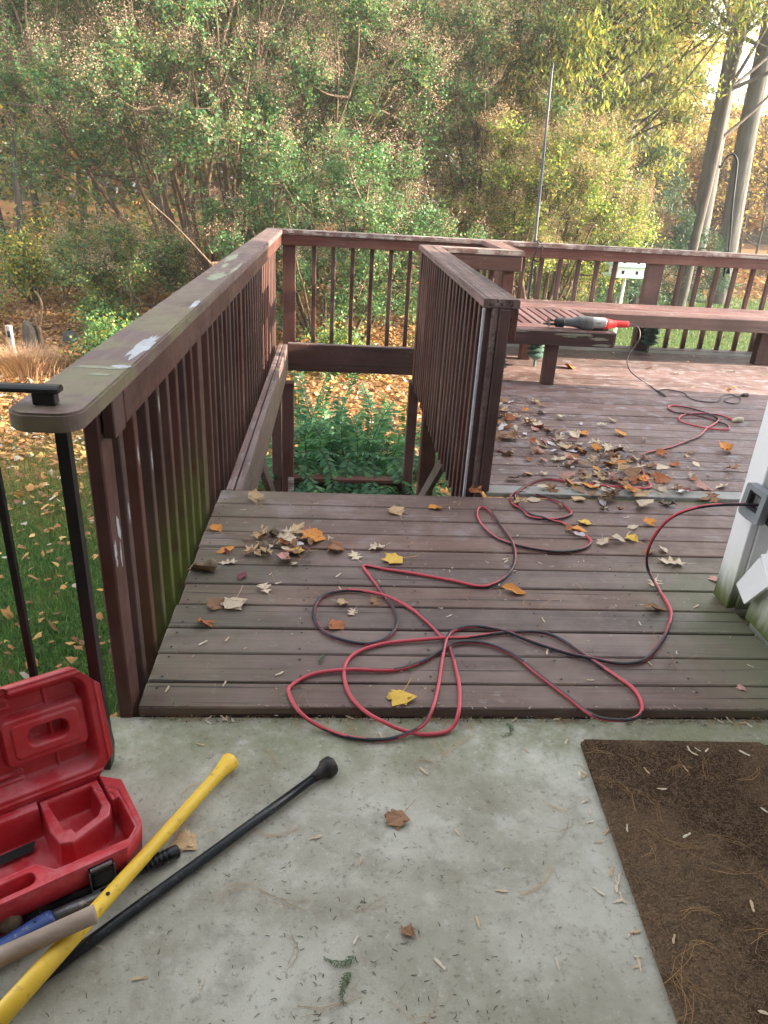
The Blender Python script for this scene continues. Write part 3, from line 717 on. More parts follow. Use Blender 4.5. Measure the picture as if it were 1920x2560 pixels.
V, F = strands(P, rng.uniform(0, 6.3, n), rng.uniform(.006, .016, n), np.full(n, .0009), ZC+.0142+rng.uniform(0, .002, n), rng.uniform(.0005, .003, n), rng.normal(0, 1, n), 2)
c0 = np.array([.135, .088, .053])*rng.uniform(.25, 1.9, (n, 1))
tag(obj('coir_fibres', V, F, M['dry'], mt_, cols=np.tile(c0, (2, 1))), kind='stuff')

# ------------------------------------------------------------------ red tool case, open
case = thing('tool_case', 'open red plastic tool case with moulded recesses at the lower left', 'tool case', (-.6, 1.2, ZC))
O = np.array([-.500, 1.346, ZC]); UL = np.array([-.845, -.533, 0]); VF = np.array([.533, -.845, 0]); ZZ = np.array([0, 0, 1.])
sm = lambda a, b, x: (lambda t: t*t*(3-2*t))(np.clip((x-a)/(b-a), 0, 1))
def rbox(u, v, cu, cv, hu, hv, r):
    qx = np.abs(u-cu)-hu+r; qy = np.abs(v-cv)-hv+r
    return np.hypot(np.maximum(qx, 0), np.maximum(qy, 0))+np.minimum(np.maximum(qx, qy), 0)-r
LU, DV = .50, .237
def shell(name, hfun, xf, thick, chf, mat_, par, nu=250, nv=120):
    """moulded half of a case: a relief (top) over an outline with cut corners, walls and an underside"""
    a = np.linspace(0, 1, nu); b = np.linspace(0, 1, nv); A, B = np.meshgrid(a, b, indexing='ij')
    v = B*DV; c0 = np.maximum(0, np.maximum(chf-v, chf*1.15-(DV-v))); u = c0+(LU-2*c0)*A
    h = hfun(u, v); pts = lambda u, v, h: xf(u.ravel(), v.ravel(), h.ravel())
    top = pts(u, v, h)
    ins = .004
    uu = ins+(LU-2*ins)*A; u2 = c0+.006+(LU-2*c0-.012)*A; v2 = .008+(DV-.016)*B
    bot = pts(u2, v2, np.zeros_like(h))
    i = np.arange(nu-1)[:, None]*nv+np.arange(nv-1)[None]
    Ft = np.stack([i, i+nv, i+nv+1, i+1], -1).reshape(-1, 4); N = nu*nv
    edge = np.concatenate([np.arange(nv), (np.arange(1, nu))*nv+nv-1, (nu-1)*nv+np.arange(nv-2, -1, -1), np.arange(nu-2, 0, -1)*nv]); e2 = np.roll(edge, -1)
    Fs = np.stack([edge, e2, e2+N, edge+N], -1)
    cr = np.array([N, N+nv-1, N+(nu-1)*nv+nv-1, N+(nu-1)*nv])
    Fb = np.stack([i+N+1, i+N+nv+1, i+N+nv, i+N], -1).reshape(-1, 4)
    V = np.vstack([top, bot]); F = np.vstack([Ft, Fs, Fb])
    o = obj(name, V, F, mat_, par); return o
def inpoly2(u, v, poly):
    """signed distance to a polygon, negative inside"""
    P = np.stack([u.ravel(), v.ravel()], -1); d = np.full(len(P), 9.)
    for i in range(len(poly)):
        a_, b_ = np.array(poly[i]), np.array(poly[(i+1) % len(poly)]); e = b_-a_; t_ = np.clip(((P-a_)@e)/(e@e), 0, 1)
        d = np.minimum(d, np.linalg.norm(P-a_-t_[:, None]*e, axis=1))
    return (np.where(inpoly(P, poly), -d, d)).reshape(u.shape)
def hbase(u, v):
    rim = .092; h = np.full_like(u, rim)
    d1 = inpoly2(u, v, [(.024, .070), (.055, .030), (.475, .030), (.475, .175), (.40, .205), (.375, .172), (.215, .172), (.185, .208), (.040, .212), (.020, .190)])
    h = np.where(d1 < .004, rim-(rim-.016)*sm(.004, -.012, d1), h)                       # long tray
    shoulder = inpoly2(u, v, [(-.02, -.02), (.060, -.02), (.060, .070), (.036, .092), (-.02, .092)]); h = np.maximum(h, rim*sm(.005, -.003, shoulder))
    outer = inpoly2(u, v, [(.178, .004), (.044, .004), (.040, .100), (.052, .130), (.140, .162), (.166, .150), (.178, .100)])
    h = np.where(outer < .003, np.maximum(h*sm(-.003, .003, outer), (rim-.004)*sm(.003, -.004, outer)), h)
    inner = inpoly2(u, v, [(.160, .018), (.066, .018), (.062, .090), (.076, .113), (.128, .134), (.132, .118), (.146, .112), (.152, .070)])
    h = np.where(inner < .003, h-(h-.026)*sm(.003, -.010, inner), h)                     # handle pocket
    slot = rbox(u, v, .290, .207, .062, .0125, .0118); h = np.where(slot < .004, h-(h-.003)*sm(.004, -.002, slot), h)
    g = np.abs(np.minimum(np.minimum(v-.011, DV-.011-v), np.abs(d1)+.0)-.002)
    h = h-.003*sm(.0028, .0, np.abs(np.abs(d1)-.007))*(h > rim-.006)                     # gasket groove
    rib = np.abs(((u-.02) % .085)-.0425); h = h+.004*sm(.004, .001, rib)*(h < .022)
    return h
def xbase(u, v, h): return O[None]+u[:, None]*UL+v[:, None]*VF+h[:, None]*ZZ
shell('base_tray', hbase, xbase, .1, .042, M['red_plastic'], case)
TH = R(75.); UP = -VF*math.cos(TH)+ZZ*math.sin(TH); NF = VF*math.sin(TH)+ZZ*math.cos(TH)
def hlid(u, v):
    v = v*1.0; rim = .052; h = np.full_like(u, rim)
    d1 = rbox(u, v, .262, .122, .228, .096, .03); h = np.where(d1 < .006, rim-(rim-.012)*sm(.006, -.016, d1), h)
    d2 = rbox(u, v, .130, .122, .088, .048, .014); h = np.maximum(h, (rim-.012)*sm(.008, -.004, d2))
    d2b = rbox(u, v, .128, .122, .072, .036, .012); h = np.where(d2b < .003, np.maximum(h, (rim-.008)*sm(.003, -.003, d2b)), h)
    d3 = rbox(u, v, .125, .124, .040, .016, .015); h = np.where(d3 < .005, h-(h-.004)*sm(.005, -.006, d3), h)
    for cu in (.115, .30, .42):
        rb = np.abs(u-cu); h = np.where((d1 < -.004), np.maximum(h, .017*sm(.006, .002, rb)), h)
    for cv in (.190, .203, .040, .053): 
        d = rbox(u, v, .235, cv, .045, .004, .003); h = np.where(d1 < -.004, np.maximum(h, .020*sm(.003, -.002, d)), h)
    d8 = rbox(u, v, .30, .224, .11, .012, .004); h = np.where(d8 < .004, h-.014*sm(.004, -.002, d8), h)
    g = np.abs(np.minimum.reduce([v-.010, DV-.010-v, u-.012])); h = h+.003*sm(.004, .001, g)*(h > rim-.012)
    return h
HB = O+ZZ*.092+VF*(-.004)
SC = 1.17
def xlid(u, v, h): return HB[None]+u[:, None]*UL+(v*SC)[:, None]*UP+(h-.052)[:, None]*NF+.01*NF
shell('lid', hlid, xlid, .05, .040, M['red_plastic'], case)
for ua in (.10, .155, .27, .40):
    a = HB+UL*ua+ZZ*.002; obj('hinge', *tube([a, a+UL*.045], .006, 8), M['red_plastic'], case)
lc = O+UL*.106+VF*(DV+.003)+ZZ*.036
def obox(name, c, du, dv, dz, mt, par, bev=None):
    V = [c+UL*a*du+VF*b*dv+ZZ*d*dz for a in (-1, 1) for b in (-1, 1) for d in (-1, 1)]
    return obj(name, V, [[0, 1, 3, 2], [4, 6, 7, 5], [0, 4, 5, 1], [2, 3, 7, 6], [1, 5, 7, 3], [0, 2, 6, 4]], mt, par)
la = obox('latch', lc+ZZ*.018, .025, .006, .026, M['latch'], case)
obox('latch_bail', lc+ZZ*.043+VF*.004, .022, .003, .003, M['grey_steel'], la); obox('latch_plate', lc+ZZ*.012+VF*.0065, .020, .002, .014, M['dark_plastic'], la)
obj('latch_wire', *tube([lc+UL*.025+VF*.007+ZZ*.04, lc+UL*.025+VF*.009-ZZ*.012, lc-UL*.025+VF*.009-ZZ*.012, lc-UL*.025+VF*.007+ZZ*.04], .0020, 6), M['grey_steel'], la)
obj('saw_blade', [O+UL*.20+VF*.055+ZZ*.030, O+UL*.46+VF*.060+ZZ*.030, O+UL*.46+VF*.085+ZZ*.027, O+UL*.21+VF*.078+ZZ*.027], [[0, 1, 2, 3]], M['hole'])
bl = COL.objects['saw_blade']; bl.location = Vector(O+UL*.38); 
for v in bl.data.vertices: v.co -= Vector(O+UL*.38)
tag(bl, 'dark saw blade lying in the tray of the red tool case', 'saw blade')

# ------------------------------------------------------------------ tools beside the case
def rod(name, P, rad, mt, par, n=16): return obj(name, *tube(P, rad, n), mt, par, smooth=False)
def shade(o):
    for p in o.data.polygons: p.use_smooth = len(p.vertices) == 4
    return o
yh = thing('long_tool', 'long yellow fibreglass tool with a flared grip end lying across the other tools', 'tool', (-.4, 1.1, ZC))
A = np.array([-.243, 1.440, ZC+.026]); B = np.array([-.575, .72, ZC+.082]); d = (B-A)
ys = [0, .006, .035, .06, .12, .4, .62, .66, 1.]; yr = [.0225, .0238, .0205, .0168, .0148, .0148, .0158, .0180, .0190]
shade(rod('shaft', [A+d*s for s in ys], yr, M['yellow'], yh, 20))
hp = A+d*.575; obj('pin_hole', *tube([hp+np.array([.004, -.002, .0145]), hp+np.array([.004, -.002, .0166])], .0042, 10), M['hole'], yh)
br_ = thing('digging_bar', 'long black steel digging bar with a worn flared tamper end', 'bar', (-.2, 1.1, ZC))
A = np.array([.010, 1.423, ZC+.020]); B = np.array([-.64, .775, ZC+.016]); d = (B-A)/np.linalg.norm(B-A)
L = np.linalg.norm(B-A)
shade(rod('shaft', [A+d*s for s in (.05, .3, .6, L)], [.0112, .0115, .0120, .0125], M['blackbar'], br_, 16))
shade(rod('tamper_head', [A+d*s for s in (-.014, -.010, .010, .016, .034, .056)], [.021, .0258, .0262, .0205, .0140, .0118], M['rusty'], br_, 12))
wh = thing('wooden_tool', 'weathered grey wooden tool grip lying across the yellow tool', 'tool', (-.5, .93, ZC))
A = np.array([-.428, .953, ZC+.112]); B = np.array([-.68, .835, ZC+.084]); d = B-A
shade(rod('shaft', [A+d*s for s in (0, .012, .08, .4, 1.)], [.0165, .0178, .0172, .0165, .0185], M['woodhandle'], wh, 18))
bt = thing('pry_tool', 'blue handled steel tool beside the red case', 'tool', (-.53, .99, ZC))
A = np.array([-.455, 1.052, ZC+.030]); Bm = np.array([-.535, 1.000, ZC+.035]); B = np.array([-.68, .865, ZC+.045])
shade(rod('steel_shaft', [A, A*.5+Bm*.5, Bm+.02*(Bm-A)], [.0125, .0135, .0145], M['grey_steel'], bt, 8))
shade(rod('grip', [Bm, Bm+(B-Bm)*.05, Bm+(B-Bm)*.5, B], [.0175, .0195, .0185, .0185], M['blue'], bt, 16))
q_ = Bm+(B-Bm)*.16; obj('hang_hole', *tube([q_+np.array([0, 0, .0175]), q_+np.array([0, 0, .0194])], .003, 8), M['hole'], bt)
cp = thing('ribbed_bar', 'short black ribbed bar lying under the yellow handle', 'bar', (-.36, 1.14, ZC))
A = np.array([-.322, 1.172, ZC+.019]); B = np.array([-.60, 1.01, ZC+.017]); d = (B-A)/np.linalg.norm(B-A)
sA = np.concatenate([[0, .004], np.linspace(.02, .10, 24), [.11, .32]]); rA = np.concatenate([[.012, .0155], .0145+.0014*np.sin(np.arange(24)*2.1), [.0125, .0125]])
shade(rod('shaft', [A+d*s for s in sA], rA, M['blackbar'], cp, 14))

# ------------------------------------------------------------------ walnut husks on the deck and pad
def husk(loc, r, label):
    th = np.linspace(0, math.pi, 9); V, F = lathe([(max(r*math.sin(t), 1e-4)*(1+.07*math.sin(5*t)), r-r*.93*math.cos(t)) for t in th], loc, 14)
    V = np.array(V)+rng.normal(0, r*.03, (len(V), 3)); o = obj('walnut', V, F, M['walnut'], None, loc=loc, smooth=True); tag(o, label, 'nut', 'walnuts fallen on the deck')
husk((-.449, 2.415, 0), .027, 'tan walnut resting on a brown leaf by the left railing')
husk((-.236, 2.72, 0), .020, 'small pale walnut behind the leaf cluster near the deck edge')
husk((-.268, 2.583, 0), .024, 'tan walnut in the middle of the small leaf cluster')
husk((-.622, 1.005, ZC), .024, 'dark walnut husk between the red case and the blue grip')

# ------------------------------------------------------------------ reciprocating saw on the bench
sw = thing('reciprocating_saw', 'red and grey corded reciprocating saw lying on the bench corner', 'saw', (1.9, 5.45, ZB))
def loft(name, secs, mt, par, n=18, p=2.6):
    V = []
    for x, y, z, ry, rz in secs:
        for k in range(n):
            a = 2*math.pi*k/n; c, s = math.cos(a), math.sin(a)
            V.append((x, y+ry*np.sign(c)*abs(c)**(2/p), z+rz*np.sign(s)*abs(s)**(2/p)))
    F = [[i*n+j, i*n+(j+1) % n, (i+1)*n+(j+1) % n, (i+1)*n+j] for i in range(len(secs)-1) for j in range(n)]
    F += [list(range(n))[::-1], [(len(secs)-1)*n+j for j in range(n)]]
    return obj(name, V, F, mt, par)
y0, z0 = 5.45, ZB
loft('gear_boot', [(1.715, y0, z0+.052, .028, .028), (1.74, y0, z0+.052, .030, .030), (1.79, y0, z0+.053, .036, .034), (1.83, y0, z0+.054, .045, .045), (1.88, y0, z0+.052, .048, .050), (1.93, y0, z0+.050, .046, .048), (1.945, y0, z0+.050, .040, .044)], M['saw_grey'], sw)
loft('motor_housing', [(1.935, y0, z0+.053, .044, .044), (1.95, y0, z0+.055, .046, .042), (2.03, y0, z0+.056, .044, .040), (2.035, y0, z0+.056, .040, .036)], M['saw_silver'], sw)
loft('rear_handle', [(2.02, y0, z0+.050, .043, .044), (2.05, y0, z0+.050, .040, .040), (2.085, y0, z0+.052, .030, .030), (2.12, y0, z0+.052, .024, .026), (2.20, y0, z0+.054, .024, .024), (2.215, y0, z0+.054, .022, .023)], M['saw_red'], sw)
loft('belly', [(1.92, y0, z0+.022, .030, .021), (1.97, y0, z0+.021, .032, .020), (2.06, y0, z0+.022, .028, .020)], M['dark_plastic'], sw)
loft('nose', [(1.65, y0, z0+.046, .026, .026), (1.66, y0, z0+.046, .033, .034), (1.71, y0, z0+.046, .034, .035), (1.716, y0, z0+.046, .029, .030)], M['dark_plastic'], sw)
for dz in (.030, .060): box('shoe_arm', (1.60, y0-.030, z0+dz-.004), (1.66, y0+.030, z0+dz), M['latch'], sw, bev=.001)
box('shoe_plate', (1.596, y0-.032, z0+.018), (1.601, y0+.032, z0+.075), M['grey_steel'], sw, bev=.001)
box('blade_clamp', (1.56, y0-.004, z0+.026), (1.655, y0+.004, z0+.040), M['grey_steel'], sw, bev=.001)
box('vent', (1.955, y0-.0475, z0+.060), (1.99, y0-.044, z0+.064), M['hole'], sw, bev=0)
SAWCORD = [[2.202,5.45,0.496],[2.26,5.45,0.49],[2.308,5.45,0.453],[2.317,5.43,0.39],[2.289,5.42,0.337],[2.247,5.4,0.275],[2.236,5.38,0.211],[2.263,5.35,0.151],[2.331,5.33,0.103],[2.485,5.449,0.021],[2.468,5.18,0.021],[2.486,5.15,0.021],[2.489,5.262,0.021],[2.486,5.307,0.021],[2.584,5.344,0.021],[2.674,5.265,0.021],[2.655,5.118,0.021],[2.69,5.048,0.021],[2.779,5.028,0.021],[2.879,5.093,0.021],[2.967,5.226,0.021],[3.055,5.26,0.021],[3.086,5.197,0.021],[3.026,5.07,0.021],[2.947,5.007,0.021],[2.904,5.044,0.021],[2.934,5.122,0.021],[3.004,5.186,0.021],[3.129,5.247,0.021]]
sc = [list(p) for p in SAWCORD]; sc[0] = [2.21, 5.45, z0+.054]; sc[1] = [2.262, 5.45, z0+.052]
V, F = tube(catmull(sc, 5), .0042, 6, cap=False); obj('power_cord', V, F, M['dark_plastic'], sw, smooth=True)
pe = np.array(SAWCORD[-1]); obj('plug', *tube([pe, pe+[.02, .004, .004], pe+[.055, .012, .004]], [.007, .014, .015], 10), M['dark_plastic'], sw)
obj('strain_relief', *tube([(2.208, y0, z0+.054), (2.245, y0, z0+.053)], [.0075, .0052], 8), M['dark_plastic'], sw)

# ------------------------------------------------------------------ extension cord
CORD = np.array([[2.72,4.569,0.023],[2.711,4.613,0.023],[2.681,4.683,0.023],[2.59,4.709,0.023],[2.477,4.696,0.023],[2.395,4.649,0.023],[2.332,4.569,0.023],[2.318,4.489,0.023],[2.356,4.433,0.023],[2.429,4.373,0.023],[2.515,4.349,0.023],[2.584,4.373,0.023],[2.614,4.461,0.023],[2.588,4.519,0.023],[2.543,4.612,0.023],[2.463,4.667,0.023],[2.376,4.703,0.023],[2.355,4.786,0.023],[2.386,4.859,0.023],[2.442,4.886,0.023],[2.525,4.846,0.023],[2.594,4.719,0.023],[2.624,4.621,0.023],[2.591,4.537,0.023],[2.495,4.431,0.023],[2.416,4.347,0.023],[2.295,4.191,0.023],[2.141,4.063,0.023],[2.004,3.956,0.023],[1.886,3.883,0.023],[1.824,3.851,0.023],[1.768,3.786,0.023],[1.714,3.661,0.023],[1.668,3.513,0.023],[1.649,3.41,0.023],[1.644,3.361,0.023],[1.626,3.323,0.023],[1.594,3.305,0.023],[1.512,3.309,0.023],[1.433,3.319,0.023],[1.314,3.337,0.023],[1.221,3.363,0.023],[1.153,3.39,0.023],[1.092,3.391,0.023],[1.032,3.354,0.023],[0.966,3.286,0.023],[0.917,3.222,0.023],[0.895,3.186,0.008],[0.889,3.09,0.008],[0.896,3.004,0.008],[0.913,2.957,0.008],[0.966,2.939,0.008],[1.04,2.943,0.008],[1.099,2.977,0.008],[1.129,3.018,0.008],[1.123,3.072,0.008],[1.101,3.132,0.008],[1.053,3.196,0.008],[0.979,3.231,0.008],[0.915,3.231,0.008],[0.879,3.194,0.008],[0.868,3.145,0.008],[0.875,3.071,0.008],[0.902,3.009,0.008],[0.944,2.963,0.008],[0.989,2.927,0.008],[1.054,2.897,0.008],[1.097,2.826,0.008],[1.123,2.76,0.008],[1.123,2.71,0.008],[1.073,2.652,0.008],[0.989,2.62,0.008],[0.916,2.62,0.008],[0.812,2.655,0.008],[0.728,2.714,0.008],[0.684,2.804,0.008],[0.667,2.901,0.008],[0.674,3.0,0.008],[0.706,3.056,0.008],[0.74,3.004,0.008],[0.76,2.836,0.008],[0.772,2.701,0.008],[0.759,2.574,0.008],[0.719,2.459,0.008],[0.653,2.366,0.008],[0.573,2.322,0.008],[0.472,2.36,0.008],[0.336,2.407,0.008],[0.212,2.44,0.008],[0.149,2.463,0.008],[0.132,2.452,0.008],[0.156,2.382,0.008],[0.202,2.25,0.008],[0.229,2.156,0.008],[0.235,2.068,0.008],[0.201,1.987,0.008],[0.139,1.945,0.008],[0.063,1.957,0.008],[-0.013,2.008,0.008],[-0.049,2.105,0.008],[-0.041,2.196,0.008],[-0.001,2.252,0.008],[0.084,2.277,0.008],[0.184,2.249,0.008],[0.279,2.173,0.008],[0.336,2.085,0.008],[0.373,2.004,0.008],[0.397,1.939,0.008],[0.402,1.826,0.008],[0.397,1.715,0.008],[0.378,1.612,0.008],[0.355,1.579,-0.023],[0.307,1.561,-0.023],[0.242,1.561,-0.023],[0.163,1.572,0.008],[0.1,1.629,0.008],[0.061,1.711,0.008],[0.054,1.821,0.008],[0.092,1.894,0.008],[0.184,1.946,0.008],[0.324,1.971,0.008],[0.449,1.983,0.008],[0.581,2.014,0.008],[0.712,2.024,0.008],[0.78,1.985,0.008],[0.844,1.883,0.008],[0.902,1.787,0.008],[0.937,1.721,0.008],[0.933,1.645,0.008],[0.895,1.595,0.008],[0.83,1.584,0.008],[0.768,1.604,0.008],[0.713,1.696,0.008],[0.654,1.795,0.008],[0.601,1.89,0.008],[0.521,1.952,0.008],[0.43,1.957,0.008],[0.369,1.912,0.008],[0.295,1.849,0.008],[0.205,1.807,0.008],[0.076,1.805,0.008],[-0.037,1.786,0.008],[-0.103,1.73,0.008],[-0.108,1.688,0.008],[-0.071,1.609,0.008],[-0.004,1.577,-0.023],[0.085,1.541,-0.023],[0.175,1.538,-0.023],[0.256,1.569,-0.023],[0.297,1.611,0.008],[0.33,1.714,0.008],[0.361,1.85,0.008],[0.394,1.977,0.008],[0.433,2.032,0.008],[0.508,2.053,0.008],[0.597,2.021,0.008],[0.694,1.956,0.008],[0.801,1.893,0.008],[0.897,1.859,0.008],[0.972,1.853,0.008],[1.047,1.887,0.008],[1.153,2.007,0.008],[1.234,2.139,0.008],[1.258,2.235,0.008],[1.262,2.333,0.008],[1.245,2.405,0.05],[1.228,2.405,0.11],[1.217,2.369,0.2],[1.23,2.322,0.3],[1.265,2.252,0.38],[1.353,2.21,0.42],[1.49,2.167,0.44]])
P = catmull(CORD, 7)
# rest later loops on earlier ones where they cross
zz = P[:, 2].copy(); n = len(P)
for i in range(n):
    if P[i, 2] > .04: continue
    dd = np.hypot(P[:max(i-24, 0), 0]-P[i, 0], P[:max(i-24, 0), 1]-P[i, 1])
    if len(dd) and dd.min() < .011: zz[i] += .0115
k = np.exp(-.5*(np.arange(-6, 7)/2.4)**2); k /= k.sum()
zs = np.convolve(np.pad(zz, 6, mode='edge'), k, 'valid'); P[:, 2] = np.maximum(zs, P[:, 2]-.001)
over = (P[:, 1] > 1.625) & (P[:, 2] < .0065); P[over, 2] = .0065
ec = thing('extension_cord', 'red and black extension cord snaking in loops over the deck to the outlet', 'cord', (.6, 2.6, 0))
V, F = tube(P, .0060, 10, cap=False)
s = np.concatenate([[0], np.cumsum(np.linalg.norm(np.diff(P, axis=0), axis=1))])[:-1]
tw = 2*np.sin(s*2.1)+1.6*np.sin(s*5.3+1)+s*1.3
ang = (np.arange(10)+.5)/10*2*math.pi
df = np.cos(ang[None]-tw[:, None]); blk = df > .45
cols = np.where(blk[..., None], np.array([.018, .020, .027]), np.array([.52, .060, .085])).reshape(-1, 3)
obj('jacket', V, F, M['cord'], ec, cols=cols, smooth=True)
e0 = CORD[0]; dr = np.array([.8, .05, 0]); dr /= np.linalg.norm(dr)
obj('connector', *tube([e0-dr*.01, e0, e0+dr*.02+[0, 0, .006], e0+dr*.055+[0, 0, .006], e0+dr*.062+[0, 0, .006]], [.008, .012, .017, .018, .014], 12), M['conn'], ec)
eN = CORD[-1]; obj('plug_end', *tube([eN, eN+[.02, -.01, .004], eN+[.05, -.02, .004]], [.008, .014, .014], 10), M['dark_plastic'], ec)

# ------------------------------------------------------------------ fallen leaves
def outline(kind):
    pts = []
    if kind == 'maple':
        tips = [(90, 1.0), (40, .92), (-12, .70), (-60, .36), (-120, .36), (192, .70), (140, .92)]
        vals = [.60, .55, .45, .26, .45, .55, .60]
        for (a, r), vlt, nx_ in zip(tips, vals, tips[1:]+[(90-360, 1)]):
            b = nx_[0]
            if b > a: b -= 360
            pts += [(a, r), (a+(b-a)*.16, r*.80), (a+(b-a)*.28, r*.82), (a+(b-a)*.5, vlt), (a+(b-a)*.74, nx_[1]*.82), (a+(b-a)*.86, nx_[1]*.80)]
        return [(r*math.cos(R(a))*.5, r*math.sin(R(a))*.5) for a, r in pts]
    if kind == 'oak':
        right = [(.03, -.5), (.06, -.33), (.26, -.30), (.09, -.17), (.34, -.02), (.10, .06), (.27, .24), (.07, .27), (.0, .5)]
        return right+[(-x, y) for x, y in right[::-1][1:]]
    right = [(.02, -.5), (.16, -.36), (.26, -.10), (.24, .14), (.12, .36), (0, .5)]
    return right+[(-x, y) for x, y in right[::-1][1:]]
LEAF = {}
for kind in ('maple', 'oak', 'oval'):
    for var in range(8):
        r_ = random.Random(kind+str(var)); ol = outline(kind); n = len(ol); cu = (.25, .6, 1.0, 1.5, .4, .8, 1.2, 1.9)[var]
        sk, tor = r_.uniform(-.25, .25), r_.randrange(n); ol = [((x*r_.uniform(.82, 1.15)+sk*y*.4)*(.6 if var > 3 and abs(i-tor) < 2 else 1), y*r_.uniform(.85, 1.12)*(.7 if var > 3 and abs(i-tor) < 2 else 1)) for i, (x, y) in enumerate(ol)]
        a1, a2, ph = r_.uniform(.5, 1.)*cu, r_.uniform(-.6, .9)*cu, r_.uniform(0, 6.3)
        def hz(x, y): return a1*(x*x)*1.1+a2*y*y*.5+.10*cu*math.sin(5*x+ph)*y+.05*cu*math.sin(11*y+ph)
        V = [(0, -.05, 0)]
        for s in (.5, 1.):
            for x, y in ol: V.append((x*s*(1+.06*r_.uniform(-1, 1)), y*s*(1+.06*r_.uniform(-1, 1)), hz(x*s, y*s)+.03*cu*r_.uniform(-1, 1)*s))
        st = [(-.008, -.48 if kind != 'maple' else -.16, .01), (.008, -.48 if kind != 'maple' else -.16, .01), (.03, -.62, .03), (.05, -.78, .06), (.038, -.78, .06), (.014, -.62, .03)]
        V += st; m0 = min(v[2] for v in V); V = [(x, y, z-m0+.012) for x, y, z in V]
        F = [[0, 1+i, 1+(i+1) % n] for i in range(n)]+[[1+i, 1+n+i, 1+n+(i+1) % n, 1+(i+1) % n] for i in range(n)]+[[1+2*n, 1+2*n+1, 1+2*n+2, 1+2*n+5], [1+2*n+5, 1+2*n+2, 1+2*n+3, 1+2*n+4]]
        LEAF[kind, var] = mesh_from('leaf_'+kind, V, F, M['fallen'], smooth=True)
COLS = dict(orange=(.60, .24, .045), tan=(.50, .35, .20), brown=(.24, .13, .07), rust=(.30, .10, .04), pale=(.56, .46, .34), lilac=(.56, .52, .55), yellow=(.66, .42, .07), plum=(.16, .035, .06), dark=(.07, .04, .03), pink=(.42, .22, .18), green=(.10, .22, .05))
def leaf(kind, var, loc, size, col, label, rz=None, tilt=.15, group=None, cat='leaf'):
    o = bpy.data.objects.new('fallen_leaf', LEAF[kind, var]); link(o, loc)
    o.rotation_euler = (rnd.uniform(-tilt, tilt), rnd.uniform(-tilt, tilt), rnd.uniform(0, 6.28) if rz is None else rz)
    o.scale = (size, size, size*rnd.uniform(.7, 1.1)); c = COLS[col]; f = rnd.uniform(1.0, 1.4)
    o.color = (c[0]*f, c[1]*f, c[2]*f, 1); tag(o, label, cat, group); return o
G0 = 'single leaves scattered on the landing'
